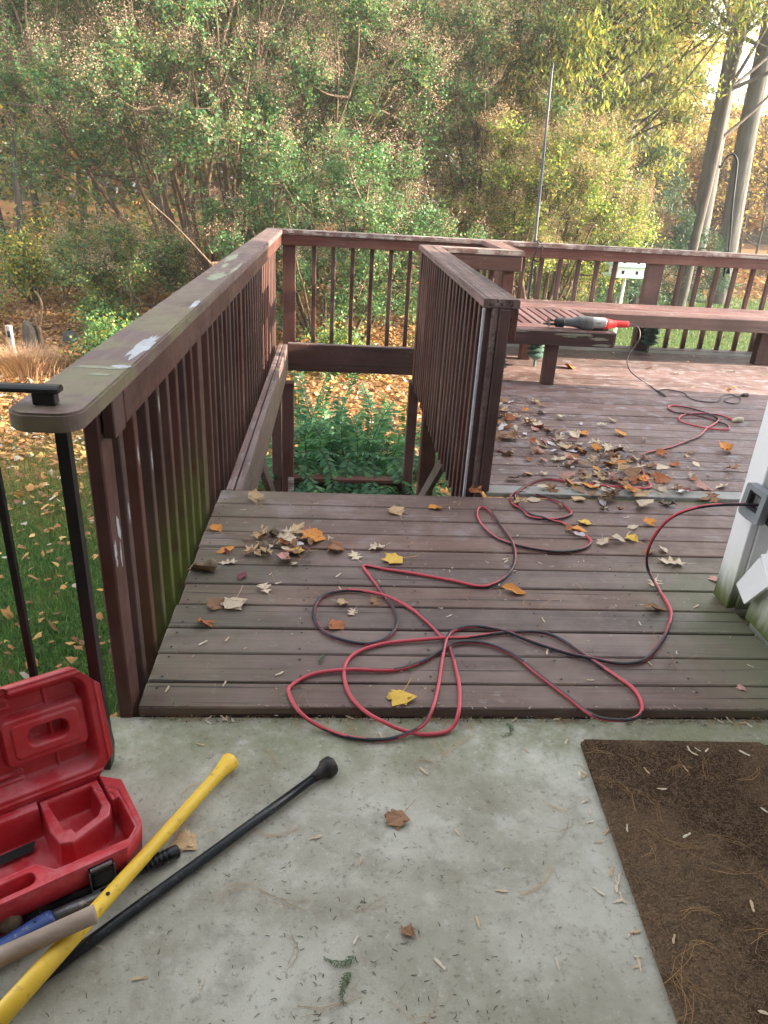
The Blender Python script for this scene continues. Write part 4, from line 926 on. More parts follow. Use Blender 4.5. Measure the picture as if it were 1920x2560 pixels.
for kind, var, x, y, sz, col, lab, rz in (
 ('maple', 1, .217, 1.690, .105, 'yellow', 'bright orange yellow maple leaf on the front deck board inside the cord loop', 2.6),
 ('maple', 0, .032, 2.500, .02, 'pale', None, 0),
 ('maple', 1, .192, 2.700, .02, 'tan', None, 0),
 ('maple', 0, .265, 2.535, .125, 'yellow', 'large pale yellow maple leaf just above the sharp cord bend', 1.8),
 ('maple', 2, -.06, 2.700, .150, 'orange', 'large curled orange maple leaf at the right of the leaf cluster', 1.2),
 ('maple', 3, -.13, 2.76, .110, 'tan', 'curled tan leaf standing up at the top of the leaf cluster', .4),
 ('maple', 2, .300, 2.975, .115, 'tan', 'crinkled tan leaf near the deck edge in front of the green shrub', .2),
 ('maple', 1, .489, 3.050, .090, 'orange', 'small orange leaf near the deck edge left of the stair post', 2.0),
 ('oval', 3, .690, 2.300, .095, 'orange', 'folded orange brown leaf in the open middle of the landing', 1.3),
 ('maple', 1, 1.170, 2.915, .085, 'yellow', 'small yellow leaf right of the far cord loop', 1.0),
 ('maple', 2, 1.325, 2.750, .085, 'yellow', 'yellow brown leaf left of the cord rising to the outlet', .5),
 ('oak', 1, 1.410, 2.550, .135, 'pale', 'pale lobed oak leaf right of the rising cord', 1.4),
 ('oak', 1, 1.270, 2.380, .090, 'pale', 'pale oak leaf tucked under the rising cord', 2.5),
 ('maple', 3, -.405, 2.045, .085, 'rust', 'rust orange curled leaf by the left railing', .7),
 ('maple', 2, -.330, 2.185, .125, 'pale', 'large pale curled maple leaf near the left railing', 2.9),
 ('maple', 3, -.385, 2.165, .085, 'brown', 'mottled brown leaf touching the large pale curled one', .9),
 ('oak', 2, -.235, 2.285, .085, 'pale', 'pale curled oak leaf right of the plum leaf', .3),
 ('oval', 3, -.485, 2.405, .120, 'brown', 'big brown curled leaf under the walnut by the left railing', 1.1),
 ('oval', 1, -.325, 2.375, .066, 'plum', 'single plum red oval leaf on the landing', 3.0),
 ('maple', 2, -.480, 2.765, .085, 'orange', 'tan orange leaf against the left railing near the deck edge', .6),
 ('maple', 3, -.350, 3.085, .105, 'tan', 'upright curled tan leaf on the last board before the stairs', .2),
 ('oval', 2, -.415, 2.575, .075, 'orange', 'small bright orange leaf left of the leaf cluster', 2.2),
 ('oak', 1, -.395, 2.475, .085, 'pale', 'pale spiky oak leaf beside the railing walnut', 1.7),
 ('maple', 1, .033, 2.050, .085, 'rust', 'rust brown leaf lying inside the small left cord loop', .5),
 ('maple', 2, .054, 2.195, .065, 'tan', 'tan leaf at the top inside the small left cord loop', 1.9),
 ('oak', 1, .082, 2.135, .060, 'pale', 'pale thin oak leaf inside the small left cord loop', 2.7),
 ('oak', 1, .165, 2.215, .075, 'brown', 'brown oak leaf crossed by the cord', .4),
 ('maple', 2, .183, 1.274, .085, 'brown', 'brown veined leaf alone on the concrete', 2.3),
 ('maple', 7, .185, .975, .045, 'brown', 'small dark curled leaf on the concrete in front of the yellow handle', .8),
 ('maple', 1, -.310, 1.215, .080, 'tan', 'tan leaf on the concrete between the black bars', 2.0),
 ('oval', 3, 1.190, 2.185, .080, 'brown', 'dark folded leaf at the board gap under the rising cord', 1.0),
 ('maple', 1, 1.545, 2.420, .075, 'pink', 'pinkish brown leaf near the house corner', 1.5),
 ('maple', 3, .716, 3.222, .095, 'rust', 'rusty orange leaf crumpled against the stair post foot', .2),
 ('maple', 3, 2.345, 3.945, .140, 'orange', 'big curled tan orange leaf on the far deck right of the cord', .9),
 ('maple', 3, 1.985, 5.950, .150, 'orange', 'big bright orange leaf standing in the sunlit strip by the bench leg', .4),
 ('oak', 2, .19, 2.62, .09, 'pale', 'pale oak leaf left of the large pale yellow one', 2.0),
 ('maple', 2, .03, 2.60, .10, 'rust', 'square rust brown leaf above the sharp cord bend', 1.2),
 ('oak', 1, .10, 2.555, .09, 'pale', 'pale lobed leaf touching the tip of the sharp cord bend', .3),
 ('maple', 1, -.13, 2.585, .105, 'yellow', 'mustard yellow star leaf in the middle of the leaf cluster', 1.4),
 ('maple', 1, 1.292, 1.740, .04, 'pink', 'tiny pinkish leaf on the front boards at the right', 1.4),
 ('oval', 2, 4.05, 6.62, .09, 'orange', 'small orange leaf lying on the far bench seat', .5)):
    if lab is None: continue
    z = -.031 if y < 1.60 else (RISE+.001 if y > 3.22 else .0015)
    if 'bench seat' in lab: z = ZB
    leaf(kind, var, (x, y, z), sz, col, lab, rz, .12 if var < 3 else .5)
# small cluster on the landing and the long drift by the stair post
mixk = [('oak', 'tan'), ('oak', 'pale'), ('maple', 'brown'), ('oak', 'brown'), ('maple', 'tan'), ('oval', 'lilac'), ('maple', 'orange'), ('oval', 'pale'), ('maple', 'rust'), ('oval', 'brown'), ('oval', 'plum'), ('maple', 'pale'), ('oak', 'dark'), ('maple', 'pink'), ('oak', 'pale')]
names = dict(tan='tan', pale='pale', brown='brown', lilac='greyish lilac', orange='orange', rust='rust red', plum='plum', dark='dark brown', pink='pinkish')
def scatter(n, pos, lab, grp, smin, smax):
    for q in range(n):
        kd, cl = rnd.choice(mixk); x, y = pos()
        z = (RISE if y > 3.205 else 0.)+.001+rnd.uniform(0, .016)
        leaf(kd, rnd.choice((1, 2, 3, 4, 5, 5, 6, 6, 7)), (x, y, z), rnd.uniform(smin, smax)*(.7 if kd == 'oval' else 1.), cl, lab % (names[cl], {'oak': 'lobed', 'maple': 'pointed', 'oval': 'oval'}[kd]), None, .35, grp+', '+names[cl]+' '+kd)
scatter(34, lambda: (rnd.gauss(-.19, .11), rnd.gauss(2.63, .075)), '%s %s leaf within the small leaf cluster on the landing', 'leaves of the small cluster', .05, .10)
def drift():
    t = rnd.random()
    if t < .34: return rnd.gauss(1.06, .22), rnd.gauss(4.55, .36)
    if t < .78: s = rnd.random(); return rnd.gauss(1.22+.42*s, .26), rnd.gauss(4.05-.55*s, .28)
    return rnd.gauss(1.45, .34), rnd.gauss(3.36, .17)
def dpos():
    while True:
        x, y = drift()
        if x > .86 and x < 2.3 and 3.05 < y < 5.1: return x, y
scatter(250, dpos, '%s %s leaf in the leaf drift beside the stair railing', 'leaves of the drift', .06, .125)
def spos():
    return rnd.uniform(1.0, 4.2), rnd.uniform(3.3, 6.6)
scatter(16, lambda: (rnd.uniform(2.2, 3.9), rnd.uniform(5.2, 6.7)), '%s %s leaf lying alone on the far deck', 'single leaves on the far deck', .05, .08)
scatter(14, lambda: (rnd.uniform(1.05, 1.5), rnd.uniform(2.62, 3.12)), '%s %s leaf on the landing in front of the drift', 'single leaves in front of the drift', .05, .085)

# winged maple seeds
sv_ = [(0, -.5, .05), (.09, -.42, .10), (.10, -.30, .08), (.05, -.24, .05), (.15, 0, .03), (.14, .3, .03), (.03, .5, .02), (-.06, .35, .02), (-.06, 0, .02), (-.05, -.25, .05), (-.09, -.36, .09)]
seed_me = mesh_from('maple_seed', sv_+[(0, 0, .04)], [[11, i, (i+1) % 11] for i in range(11)], M['fallen'])
def seeds(n, pos, z, label, grp):
    for q in range(n):
        x, y = pos(); o = bpy.data.objects.new('maple_seed', seed_me); link(o, (x, y, z))
        s = rnd.uniform(.020, .036); o.scale = (s, s, s); o.rotation_euler = (rnd.uniform(-.1, .2), rnd.uniform(-.1, .1), rnd.uniform(0, 6.28))
        c = rnd.choice([(.62, .50, .36), (.56, .42, .26), (.66, .58, .46)]); o.color = (*c, 1); tag(o, label, 'seed', grp)
seeds(34, lambda: (rnd.uniform(.72, 1.38), rnd.uniform(.78, 1.50)), ZC+.017, 'pale winged maple seed lying on the brown doormat', 'maple seeds on the doormat')
seeds(22, lambda: (lambda t: (.650+.06*t+rnd.gauss(-.012, .010), .78+.76*t))(rnd.random()), ZC+.002, 'tan winged maple seed caught along the left edge of the doormat', 'maple seeds along the doormat edge')
seeds(20, lambda: (rnd.uniform(-.45, .62), rnd.uniform(.85, 1.58)), ZC+.002, 'pale winged maple seed lying on the concrete', 'maple seeds on the concrete')
seeds(46, lambda: (rnd.uniform(-.48, 1.42), rnd.uniform(1.66, 3.15)), .002, 'pale winged maple seed lying on the landing boards', 'maple seeds on the landing')
seeds(26, lambda: (rnd.uniform(-.50, 1.35), rnd.gauss(1.628, .008)), ZC+.003, 'tan winged maple seed caught in the gap below the front board', 'maple seeds in the front gap')

# pine needles, fir bits and crumbs: nobody could count them
V_, F_, c_ = [], [], []; nv = 0
def addst(P, ang, L, wd, z, lift, curve, cols, seg=3):
    global nv
    V, F = strands(P, ang, L, wd, z, lift, curve, seg); V_.append(V); F_.append(F+nv); nv += len(V); c_.append(np.tile(cols, (seg, 1)))
def needles(n, lo, hi, z):
    P = rng.uniform(lo, hi, (n, 2)); a = rng.uniform(0, 6.28, n); L = rng.uniform(.06, .13, n); cv = rng.normal(0, .8, n)
    col = np.array([.36, .21, .09])*rng.uniform(.6, 1.4, (n, 1))
    for q in range(rng.integers(1, 3)+1): addst(P+rng.normal(0, .005, P.shape), a+rng.normal(0, .18, n), L, np.full(n, .0008), z, .003, cv+rng.normal(0, .3, n), col)
needles(48, (-.45, 1.66), (1.4, 3.1), .002); needles(20, (-.35, .8), (.65, 1.58), ZC+.002); needles(34, (.70, .78), (1.36, 1.5), ZC+.018); needles(150, (.9, 3.25), (2.6, 5.2), RISE+.004); needles(26, (-.5, 1.615), (1.4, 1.640), ZC+.003)
n = 210; P = np.stack([rng.normal(.05, .24, n), .78+.75*rng.random(n)**1.9], -1); g1 = rng.uniform(.4, 1.6, (n, 1))
addst(P, rng.uniform(0, 6.3, n), rng.uniform(.004, .013, n), np.full(n, .0014), ZC+.0010, .001, rng.normal(0, .5, n), np.where(rng.random((n, 1)) < .6, np.array([[.030, .045, .022]]), np.array([[.06, .045, .03]]))*g1, 2)
for cx, cy, z in ((.06, .90, ZC), (.07, .93, ZC), (-.02, 1.84, .001), (.26, 1.80, .001), (.52, 1.61, ZC)):
    m_ = 34; t = np.linspace(0, .06, m_); a0 = rng.uniform(0, 6.3); av = a0+t*rng.normal(0, 12); P = np.stack([cx+t*np.cos(av), cy+t*np.sin(av)], -1)
    for sd in (-1, 1):
        a1 = av+sd*rng.normal(.75, .22, m_); L1 = .012*(1.1-t/.06*.7)*rng.uniform(.6, 1.2, m_)
        addst(P+np.stack([np.cos(a1), np.sin(a1)], -1)*L1[:, None]*.5, a1, L1, np.full(m_, .0012), z+.002+rng.uniform(0, .006, m_), .001, rng.normal(0, .5, m_), np.tile([[.085, .13, .06]], (m_, 1))*rng.uniform(.5, 1.5, (m_, 1)), 2)
n = 900; P = np.concatenate([rng.uniform((-.5, 1.66), (1.4, 3.15), (n-500, 2)), np.stack([rng.uniform(-.52, 1.40, 500), rng.normal(1.628, .010, 500)], -1)])
addst(P, rng.uniform(0, 6.3, n), rng.uniform(.003, .012, n), rng.uniform(.001, .004, n), np.where(P[:, 1] < 1.640, ZC+.004, .0022), .001, rng.normal(0, .5, n), np.where(rng.random((n, 1)) < .5, np.array([[.42, .36, .28]]), np.array([[.09, .06, .04]]))*rng.uniform(.5, 1.3, (n, 1)), 1)
n = 700; P = np.array([drift() for q in range(n)])
ok = (P[:, 0] > .86) & (P[:, 1] > 3.23); P = P[ok]; n = len(P)
addst(P, rng.uniform(0, 6.3, n), rng.uniform(.008, .03, n), rng.uniform(.004, .014, n), RISE+.004+rng.uniform(0, .006, n), .002, rng.normal(0, .5, n), np.array([[.34, .24, .16]])*rng.uniform(.3, 1.6, (n, 1)), 1)
tag(obj('needle_litter', np.vstack(V_), np.vstack(F_), M['dry'], cols=np.vstack(c_)), kind='stuff')

# ------------------------------------------------------------------ vegetation
def unit(v): return v/(np.linalg.norm(v, axis=-1, keepdims=True)+1e-12)
def leafcloud(P, ln, wd, cols, droop=None, up=.35):
    """one kite-shaped quad per leaf"""
    n = len(P); nrm = rng.normal(0, 1, (n, 3)); nrm[:, 2] = np.abs(nrm[:, 2])+up; nrm = unit(nrm)
    d = rng.normal(0, 1, (n, 3)) if droop is None else rng.normal(0, .35, (n, 3))+np.array([0, 0, -1.])*droop
    u = unit(d-nrm*(d*nrm).sum(1, keepdims=True)); v = np.cross(nrm, u)
    L = (ln*rng.uniform(.7, 1.3, n))[:, None]; W = (wd*rng.uniform(.7, 1.3, n))[:, None]
    V = np.stack([P-u*L*.5, P+v*W*.5+u*L*.05, P+u*L*.5, P-v*W*.5+u*L*.05], 1).reshape(-1, 3)
    F = np.arange(4*n).reshape(-1, 4); return V, F, cols
def pick(n, pal, wts, var=.3):
    pal = np.array(pal); i = rng.choice(len(pal), n, p=np.array(wts)/sum(wts)); return pal[i]*rng.uniform(1-var, 1+var, (n, 1))
def path(p, d, L, k, wander=.12, bend=(0, 0, 0)):
    P = [np.array(p, float)]; d = unit(np.array(d, float))
    for i in range(k):
        d = unit(d+rng.normal(0, wander, 3)+np.array(bend)/k); P.append(P[-1]+d*L/k)
    return np.array(P)
def at(P, t):
    k = len(P)-1; x = t*k; i = min(int(x), k-1); f = x-i; return P[i]*(1-f)+P[i+1]*f, unit(P[i+1]-P[i])
def rotated(d, ang):
    a = unit(np.cross(d, rng.normal(0, 1, 3))); return d*math.cos(ang)+a*math.sin(ang)
def skeleton(base, nst, H, lean, r0, nb, bl, ntw, tl, b0=.35, wander=.1, up=.4, spread=.5, leanbias=(0, 0)):
    tubes = Acc(); tw = []; sub = Acc()
    for s in range(nst):
        a = rng.uniform(0, 6.28); ln = R(rng.uniform(*lean)); off = rng.uniform(0, spread)
        d = np.array([math.cos(a)*math.sin(ln)+leanbias[0], math.sin(a)*math.sin(ln)+leanbias[1], math.cos(ln)])
        p = np.array([base[0]+math.cos(a)*off, base[1]+math.sin(a)*off, base[2]-.15])
        L = H*rng.uniform(.8, 1.1)/max(.55, math.cos(ln)); P = path(p, d, L, 9, wander*.6, (0, 0, up))
        rr = r0*rng.uniform(.6, 1.15)*np.linspace(1, .22, len(P)); tubes.add(*tube(P, rr, 6, False))
        for b in range(nb):
            t = rng.uniform(b0, 1.0); q, dd = at(P, t); bd = rotated(dd, R(rng.uniform(25, 62))); B = path(q, bd, bl*rng.uniform(.5, 1.1)*(1.15-.5*t), 5, wander, (0, 0, up*.5))
            r1 = max(.008, r0*(1-.75*t)*.5); tubes.add(*tube(B, np.linspace(r1, r1*.3, len(B)), 5, False))
            for k in range(ntw):
                t2 = rng.uniform(.3, 1.); q2, d2 = at(B, t2); T = path(q2, rotated(d2, R(rng.uniform(15, 60))), tl*rng.uniform(.5, 1.2), 3, .15, (0, 0, .2))
                sub.add(*tube(T, np.linspace(.007, .003, 4)*max(1., r0/.07), 3, False)); tw.append((T[0], T[-1]))
    return tubes, sub, np.array(tw)
def along(tw, per, sig, t0=.15, t1=1.1):
    n = len(tw)*per; i = np.repeat(np.arange(len(tw)), per); t = rng.uniform(t0, t1, (n, 1))
    return tw[i, 0]+(tw[i, 1]-tw[i, 0])*t+rng.normal(0, sig, (n, 3))
def plant(name, label, cat, base, group=None):
    return thing(name, label, cat, (base[0], base[1], float(base[2])), group)
def addf(t, name, cl, mt='leaf'):
    V = np.vstack([c[0] for c in cl]); off = 0; Fs = []
    for c in cl: Fs.append(c[1]+off); off += len(c[0])
    return obj(name, V, np.vstack(Fs), M[mt], t, cols=np.vstack([c[2] for c in cl]))

GREEN = [(.046, .120, .054), (.072, .165, .066), (.108, .20, .072), (.17, .22, .08), (.33, .30, .09), (.36, .22, .09)]
def clumps(c, rad, n, shell=(.55, 1.0), zmin=-.55):
    """clump centres inside an ellipsoid, most of them near its surface, kept apart from one another"""
    out = []; tries = 0; c = np.array(c); rad = np.array(rad); gap = .62*(4*math.pi*rad.prod()/3/n)**(1/3)
    while len(out) < n and tries < n*60:
        tries += 1; d = unit(rng.normal(0, 1, 3)); 
        if d[2] < zmin: continue
        p = c+d*rad*(rng.uniform(shell[0]**2, shell[1]**2)**.5)*rng.uniform(.88, 1.08)
        if all(np.sum((p-q)**2) > gap*gap for q in out): out.append(p)
    return np.array(out)
def crown(t, cl, ctr, stems, rad_c, ntw, per, lnw, pal, wts, bk, sig=.05, seedp=0., sclr=(.36, .25, .195), r_br=.03, droop=None, flat=.75, leafname='foliage', bare=0.):
    """limbs from the stems to every clump, twigs that fan out of the clump, leaves along the twigs"""
    br = Acc(); sub = Acc(); tw = []; hu = []; tips = []
    pts = np.vstack([st[3:] for st in stems])
    for p in cl:
        low = pts[pts[:, 2] < p[2]+.2]; low = low if len(low) else pts
        w_ = np.linalg.norm((low-p)*np.array([1, 1, .55]), axis=1); q = low[np.argsort(w_)[rng.integers(0, min(3, len(w_)))]]
        mid = (q+p)/2+rng.normal(0, .12, 3)*np.linalg.norm(p-q)*.5-np.array([0, 0, .05])*np.linalg.norm(p-q)
        B = catmull(np.array([q, mid, p]), 3); br.add(*tube(B, np.linspace(r_br, r_br*.35, len(B)), 5, False))
        R_ = rad_c*rng.uniform(.65, 1.3); h = rng.choice([.62, .85, 1., 1.15, 1.35]); out = unit(p-ctr)
        for k in range(ntw):
            d = unit(rng.normal(0, 1, 3)+out*.55+np.array([0, 0, .25])); e = p+d*R_*np.array([1, 1, flat])*rng.uniform(.6, 1.1); s = p+d*R_*.12
            m2 = (s+e)/2+rng.normal(0, .06, 3)*R_; sub.add(*tube(np.array([s, m2, e]), [r_br*.22, r_br*.16, r_br*.08], 3, False))
            tw.append((s, e)); hu.append(h)
            if rng.random() < seedp*(1.5 if d[2] > .1 else .25)*(1.25 if out[2] > .3 else .6): tips.append((e, unit(d+np.array([0, 0, .5]))))
    tag(obj('limbs', *br.get(), bk, t, smooth=True), kind='stuff'); tag(obj('twigs', *sub.get(), bk, t), kind='stuff')
    tw = np.array(tw); hu = np.array(hu)[:, None]
    keep = rng.random(len(tw)) > bare; tw2, hu2 = tw[keep], hu[keep]
    if len(tw2) and per:
        P = along(tw2, per, sig*rng.uniform(.7, 1.4), .22, 1.06); hue = np.repeat(hu2, per, 0)
        addf(t, leafname, [leafcloud(P, lnw[0], lnw[1], pick(len(P), pal, wts, .22)*hue, droop)])
    if tips:
        e = np.array([a for a, b in tips]); d = np.array([b for a, b in tips]); k = 90; i = np.repeat(np.arange(len(e)), k); s = rng.uniform(-.10, .30, (len(i), 1))
        Q = e[i]+d[i]*s+rng.normal(0, 1, (len(i), 3))*(.085-.16*np.abs(s-.02))
        hs = np.repeat(rng.uniform(.75, 1.25, (len(e), 1)), k, 0)
        addf(t, 'seed_heads', [leafcloud(Q, .026, .018, pick(len(Q), [sclr, (sclr[0]*.68, sclr[1]*.66, sclr[2]*.66), (sclr[0]*1.25, sclr[1]*1.25, sclr[2]*1.1), (.24, .13, .10)], (4, 3, 2, 1))*hs)], 'dry')
def stems_of(base, n, H, lean, r0, spread, up=.35, wander=.06, k=9):
    tb = Acc(); S = []
    for s in range(n):
        a = 2*math.pi*(s+rng.random())/n; ln = R(rng.uniform(*lean)); off = rng.uniform(.2, 1)*spread
        d = np.array([math.cos(a)*math.sin(ln), math.sin(a)*math.sin(ln), math.cos(ln)]); p = np.array([base[0]+math.cos(a)*off, base[1]+math.sin(a)*off, base[2]-.15])
        P = path(p, d, H*rng.uniform(.75, 1.05)/max(.6, math.cos(ln)), k, wander, (0, 0, up)); S.append(P)
        tb.add(*tube(P, r0*rng.uniform(.6, 1.2)*np.linspace(1, .28, len(P)), 7, False))
    return tb, S
def crape(label, base, nst, hs, lean, ctr, rad, ncl, rad_c, ntw, per, seedp, pal=GREEN, wts=(5, 6, 4, 2, .7, .4), sz=(.062, .044), r0=.06, spread=.55, shell=(.5, 1.), zmin=-.55, sclr=(.36, .25, .195), fl=.75):
    b = (base[0], base[1], float(gz(base[0], base[1]))); t = plant('crape_myrtle', label, 'tree', b); c = np.array([ctr[0], ctr[1], ctr[2]])
    tb, S = stems_of(b, nst, hs, lean, r0, spread); obj('trunk', *tb.get(), M['bark_crape'], t, smooth=True)
    crown(t, clumps(c, rad, ncl, shell, zmin), c-np.array([0, 0, rad[2]*.5]), S, rad_c, ntw, per, sz, pal, wts, M['bark_crape'], seedp=seedp, sclr=sclr, r_br=.028, flat=fl)
    return t
crape('huge multi stemmed crape myrtle with brown seed heads behind the left railing', (-2.7, 17.4), 44, 5.0, (2, 37), (-2.6, 17.2, 3.1), (5.1, 3.6, 3.4), 150, .92, 30, 27, .60, r0=.066, zmin=-.68, spread=1.05, sclr=(.31, .225, .165))
crape('leafy lower crape myrtle seen through the balusters beyond the stair opening', (-.2, 14.4), 14, 2.6, (8, 60), (-.1, 14.2, .25), (2.3, 1.6, 1.75), 62, .62, 26, 24, .10, wts=(5, 7, 5, 1.6, .4, .2), sz=(.055, .040), r0=.045, zmin=-.95, shell=(.3, 1.))
crape('brown topped crape myrtle behind the middle of the far railing', (3.7, 19.4), 16, 5.0, (3, 30), (3.6, 19.2, 2.2), (2.5, 2.1, 4.4), 92, .85, 30, 26, .30, sclr=(.36, .25, .16), wts=(3, 6, 6, 4, 1.4, 1.0), r0=.06, zmin=-.9, shell=(.4, 1.))
crape('green and gold crape myrtle behind the tall grey pole', (4.7, 17.2), 15, 3.4, (5, 42), (4.6, 17.1, .6), (2.1, 1.8, 2.2), 66, .68, 26, 26, .34, pal=[(.085, .155, .042), (.13, .21, .05), (.22, .27, .065), (.42, .37, .08), (.36, .24, .10)], wts=(3, 5, 4, 2.2, 1.0), r0=.055, zmin=-.9, shell=(.4, 1.), sclr=(.40, .28, .17))
crape('small sunlit crape myrtle in front of the huge one left of the railing', (-4.0, 15.2), 8, 1.3, (25, 62), (-4.0, 15.0, -.45), (1.25, 1.0, .75), 26, .42, 20, 24, .16, wts=(3, 4, 4, 4, 2.2, 1.), sz=(.055, .038), r0=.03, zmin=-.3)

def tree(label, base, H, r0, ctr, rad, ncl, rad_c, ntw, per, ln, wd, pal, wts, bk, droop=None, name='woodland_tree', group=None, sig=.10, lean=(0, 3), nst=1, shell=(.35, 1.), bare=0., zmin=-.9, r_br=.05):
    z = float(gz(base[0], base[1])); b = (base[0], base[1], z); t = plant(name, label, 'tree', b, group)
    tb, S = stems_of(b, nst, H, lean, r0, .05 if nst == 1 else .35, .1, .04, 12); obj('trunk', *tb.get(), bk, t, smooth=True)
    c = np.array([base[0]+ctr[0], base[1]+ctr[1], z+ctr[2]])
    if ncl: crown(t, clumps(c, rad, ncl, shell, zmin), c-np.array([0, 0, rad[2]*.6]), S, rad_c, ntw, per, (ln, wd), pal, wts, bk, sig, 0, r_br=r_br, droop=droop, leafname='leaves', bare=bare)
    return t
HICK = [(.10, .155, .045), (.16, .20, .055), (.25, .25, .06), (.38, .31, .07), (.38, .22, .055)]
tree('tall hickory with drooping yellow green leaves above the grey pole', (6.0, 20.4), 13, .20, (-.1, -.6, 7.0), (3.6, 3.0, 4.8), 100, .95, 22, 24, .14, .044, HICK, (4, 5, 4, 2.2, .8), M['bark_dark'], 1.6, 'hickory_tree', None, .12)
tree('second hickory whose thin green gold leaves hang in front of the two big trunks', (9.3, 19.6), 14, .15, (1.2, -.5, 9.0), (3.4, 2.4, 3.2), 36, .85, 18, 20, .14, .044, HICK, (5, 5, 3, 1.6, .7), M['bark_dark'], 1.4, 'hickory_tree', None, .14)
BIG = [(.24, .24, .07), (.45, .34, .09), (.50, .28, .08)]
tree('tall grey trunk, left one of the pair at the right edge', (11.2, 23.4), 24, .31, (0, 0, 16), (4, 4, 5), 16, 1.2, 10, 18, .16, .09, BIG, (2, 3, 2), M['bark_grey'], None, 'tall_tree', None, .2, (0, 2))
tree('tall grey trunk, right one of the pair, behind the shepherd hook', (11.6, 22.0), 24, .31, (0, 0, 16), (4, 4, 5), 14, 1.2, 10, 18, .16, .09, BIG, (2, 3, 2), M['bark_grey'], None, 'tall_tree', None, .2, (1, 3))
tree('twin stemmed grey tree behind the white birdhouse', (9.2, 24.8), 15, .24, (0, 0, 9.5), (3.4, 3, 3.6), 34, 1.1, 12, 18, .15, .08, BIG, (3, 3, 2), M['bark_grey'], None, 'tall_tree', None, .2, (1, 4), nst=2)
# evergreens
CED = [(.022, .060, .040), (.035, .080, .048), (.05, .10, .05)]
def cedar(label, base, H, rad, n, cat='tree', name='cedar_tree', z0=.12):
    z = float(gz(base[0], base[1])); t = plant(name, label, cat, (base[0], base[1], z)); tb = Acc(); tw = []
    tb.add(*tube(np.array([[base[0], base[1], z-.1], [base[0]+.05, base[1], z+H*.5], [base[0], base[1], z+H]]), [rad*.07+.05, .07, .02], 7, False))
    for k in range(int(H*11)):
        s = rng.uniform(z0, 1); a = rng.uniform(0, 6.28); L = rad*(1.06-s)*rng.uniform(.6, 1.1)+.15
        B = path((base[0], base[1], z+H*s), (math.cos(a), math.sin(a), .12), L, 4, .08, (0, 0, -.25)); tb.add(*tube(B, np.linspace(.022, .006, 5), 4, False))
        for q in range(6): x, d = at(B, rng.uniform(.25, 1)); tw.append((x, x+rotated(d, .7)*.35))
    obj('trunk', *tb.get(), M['bark_dark'], t); tw = np.array(tw); P = along(tw, max(1, n//len(tw)), .09)
    addf(t, 'foliage', [leafcloud(P, .15, .022 if H < 6 else .05, pick(len(P), CED, (3, 3, 2)), .35, up=.1)]); return t
cedar('dark green cedar left of the two big trunks', (8.4, 20.6), 4.2, 1.7, 9000)
cedar('low spreading cedar behind the birdhouse', (7.0, 18.6), 2.1, 1.5, 6000)
cedar('small dark cedar between the big trunks and the bench', (9.9, 21.0), 2.5, 1.4, 6000)
cedar('broad evergreen standing beyond the right end of the deck', (11.8, 7.15), 9.5, 1.85, 26000, z0=.05)  # out of view, placed and sized to shade the bench and far railing
# distant woods tree by tree
pals = {'gold': ([(.42, .31, .11), (.50, .38, .14), (.42, .25, .11), (.22, .22, .08)], (4, 3, 2, 2)), 'rust': ([(.36, .16, .06), (.28, .12, .05), (.40, .24, .08), (.16, .15, .05)], (3, 2, 3, 2)), 'green': ([(.07, .12, .035), (.11, .16, .04), (.22, .22, .05), (.34, .25, .06)], (4, 4, 3, 1.5))}
k = 0
spots = [(-12.5, 25, 'green'), (-10.2, 27.5, 'green'), (-8.0, 29, 'rust'), (-5.5, 27, 'green'), (-3.2, 30, 'green'), (-.5, 28, 'green'), (2.2, 30, 'green'), (4.4, 27.5, 'gold'), (7.0, 31, 'green'), (-16, 34, 'rust'), (-11, 36, 'green'), (-6, 38, 'gold'), (-1, 39, 'green'), (4, 38, 'green'), (9, 37, 'gold'), (13.5, 36, 'gold'), (17, 34, 'rust'),
         (15, 44, 'gold'), (20, 42, 'gold'), (24, 46, 'rust'), (-20, 46, 'green'), (-12, 50, 'rust'), (-3, 52, 'green'), (6, 50, 'gold'), (28, 40, 'gold'), (34, 50, 'gold'), (20, 56, 'gold'), (29, 58, 'rust'), (12, 58, 'gold'), (40, 58, 'gold'), (22, 33, 'gold'), (26, 33, 'rust')]
for x, y, kd in spots:
    right = x > .36*y
    H = rng.uniform(15, 19) if not right else (rng.uniform(9, 12) if x < .46*y else 1.5+.11*math.hypot(x, y)*rng.uniform(.85, 1.1))
    pal, wts = pals[kd]
    d_ = math.hypot(x, y); rx = min(4.2, H*.33)
    tree({'gold': 'golden autumn tree of the wood behind the garden', 'rust': 'rust coloured autumn tree of the wood behind the garden', 'green': 'green leaved tree of the wood behind the garden'}[kd], (x+rng.uniform(-.6, .6), y), H*.9, .17+.05*rng.random(), (0, 0, H*.56), (rx, rx, H*.46), int(34+H*2.6), rx*.30, 14, 14 if d_ < 42 else 11, .16+.0035*(d_-25), .11+.002*(d_-25), pal, wts, M['bark_grey'] if k % 2 else M['bark_dark'], None, 'woodland_tree', 'trees of the wood, '+kd, .16); k += 1
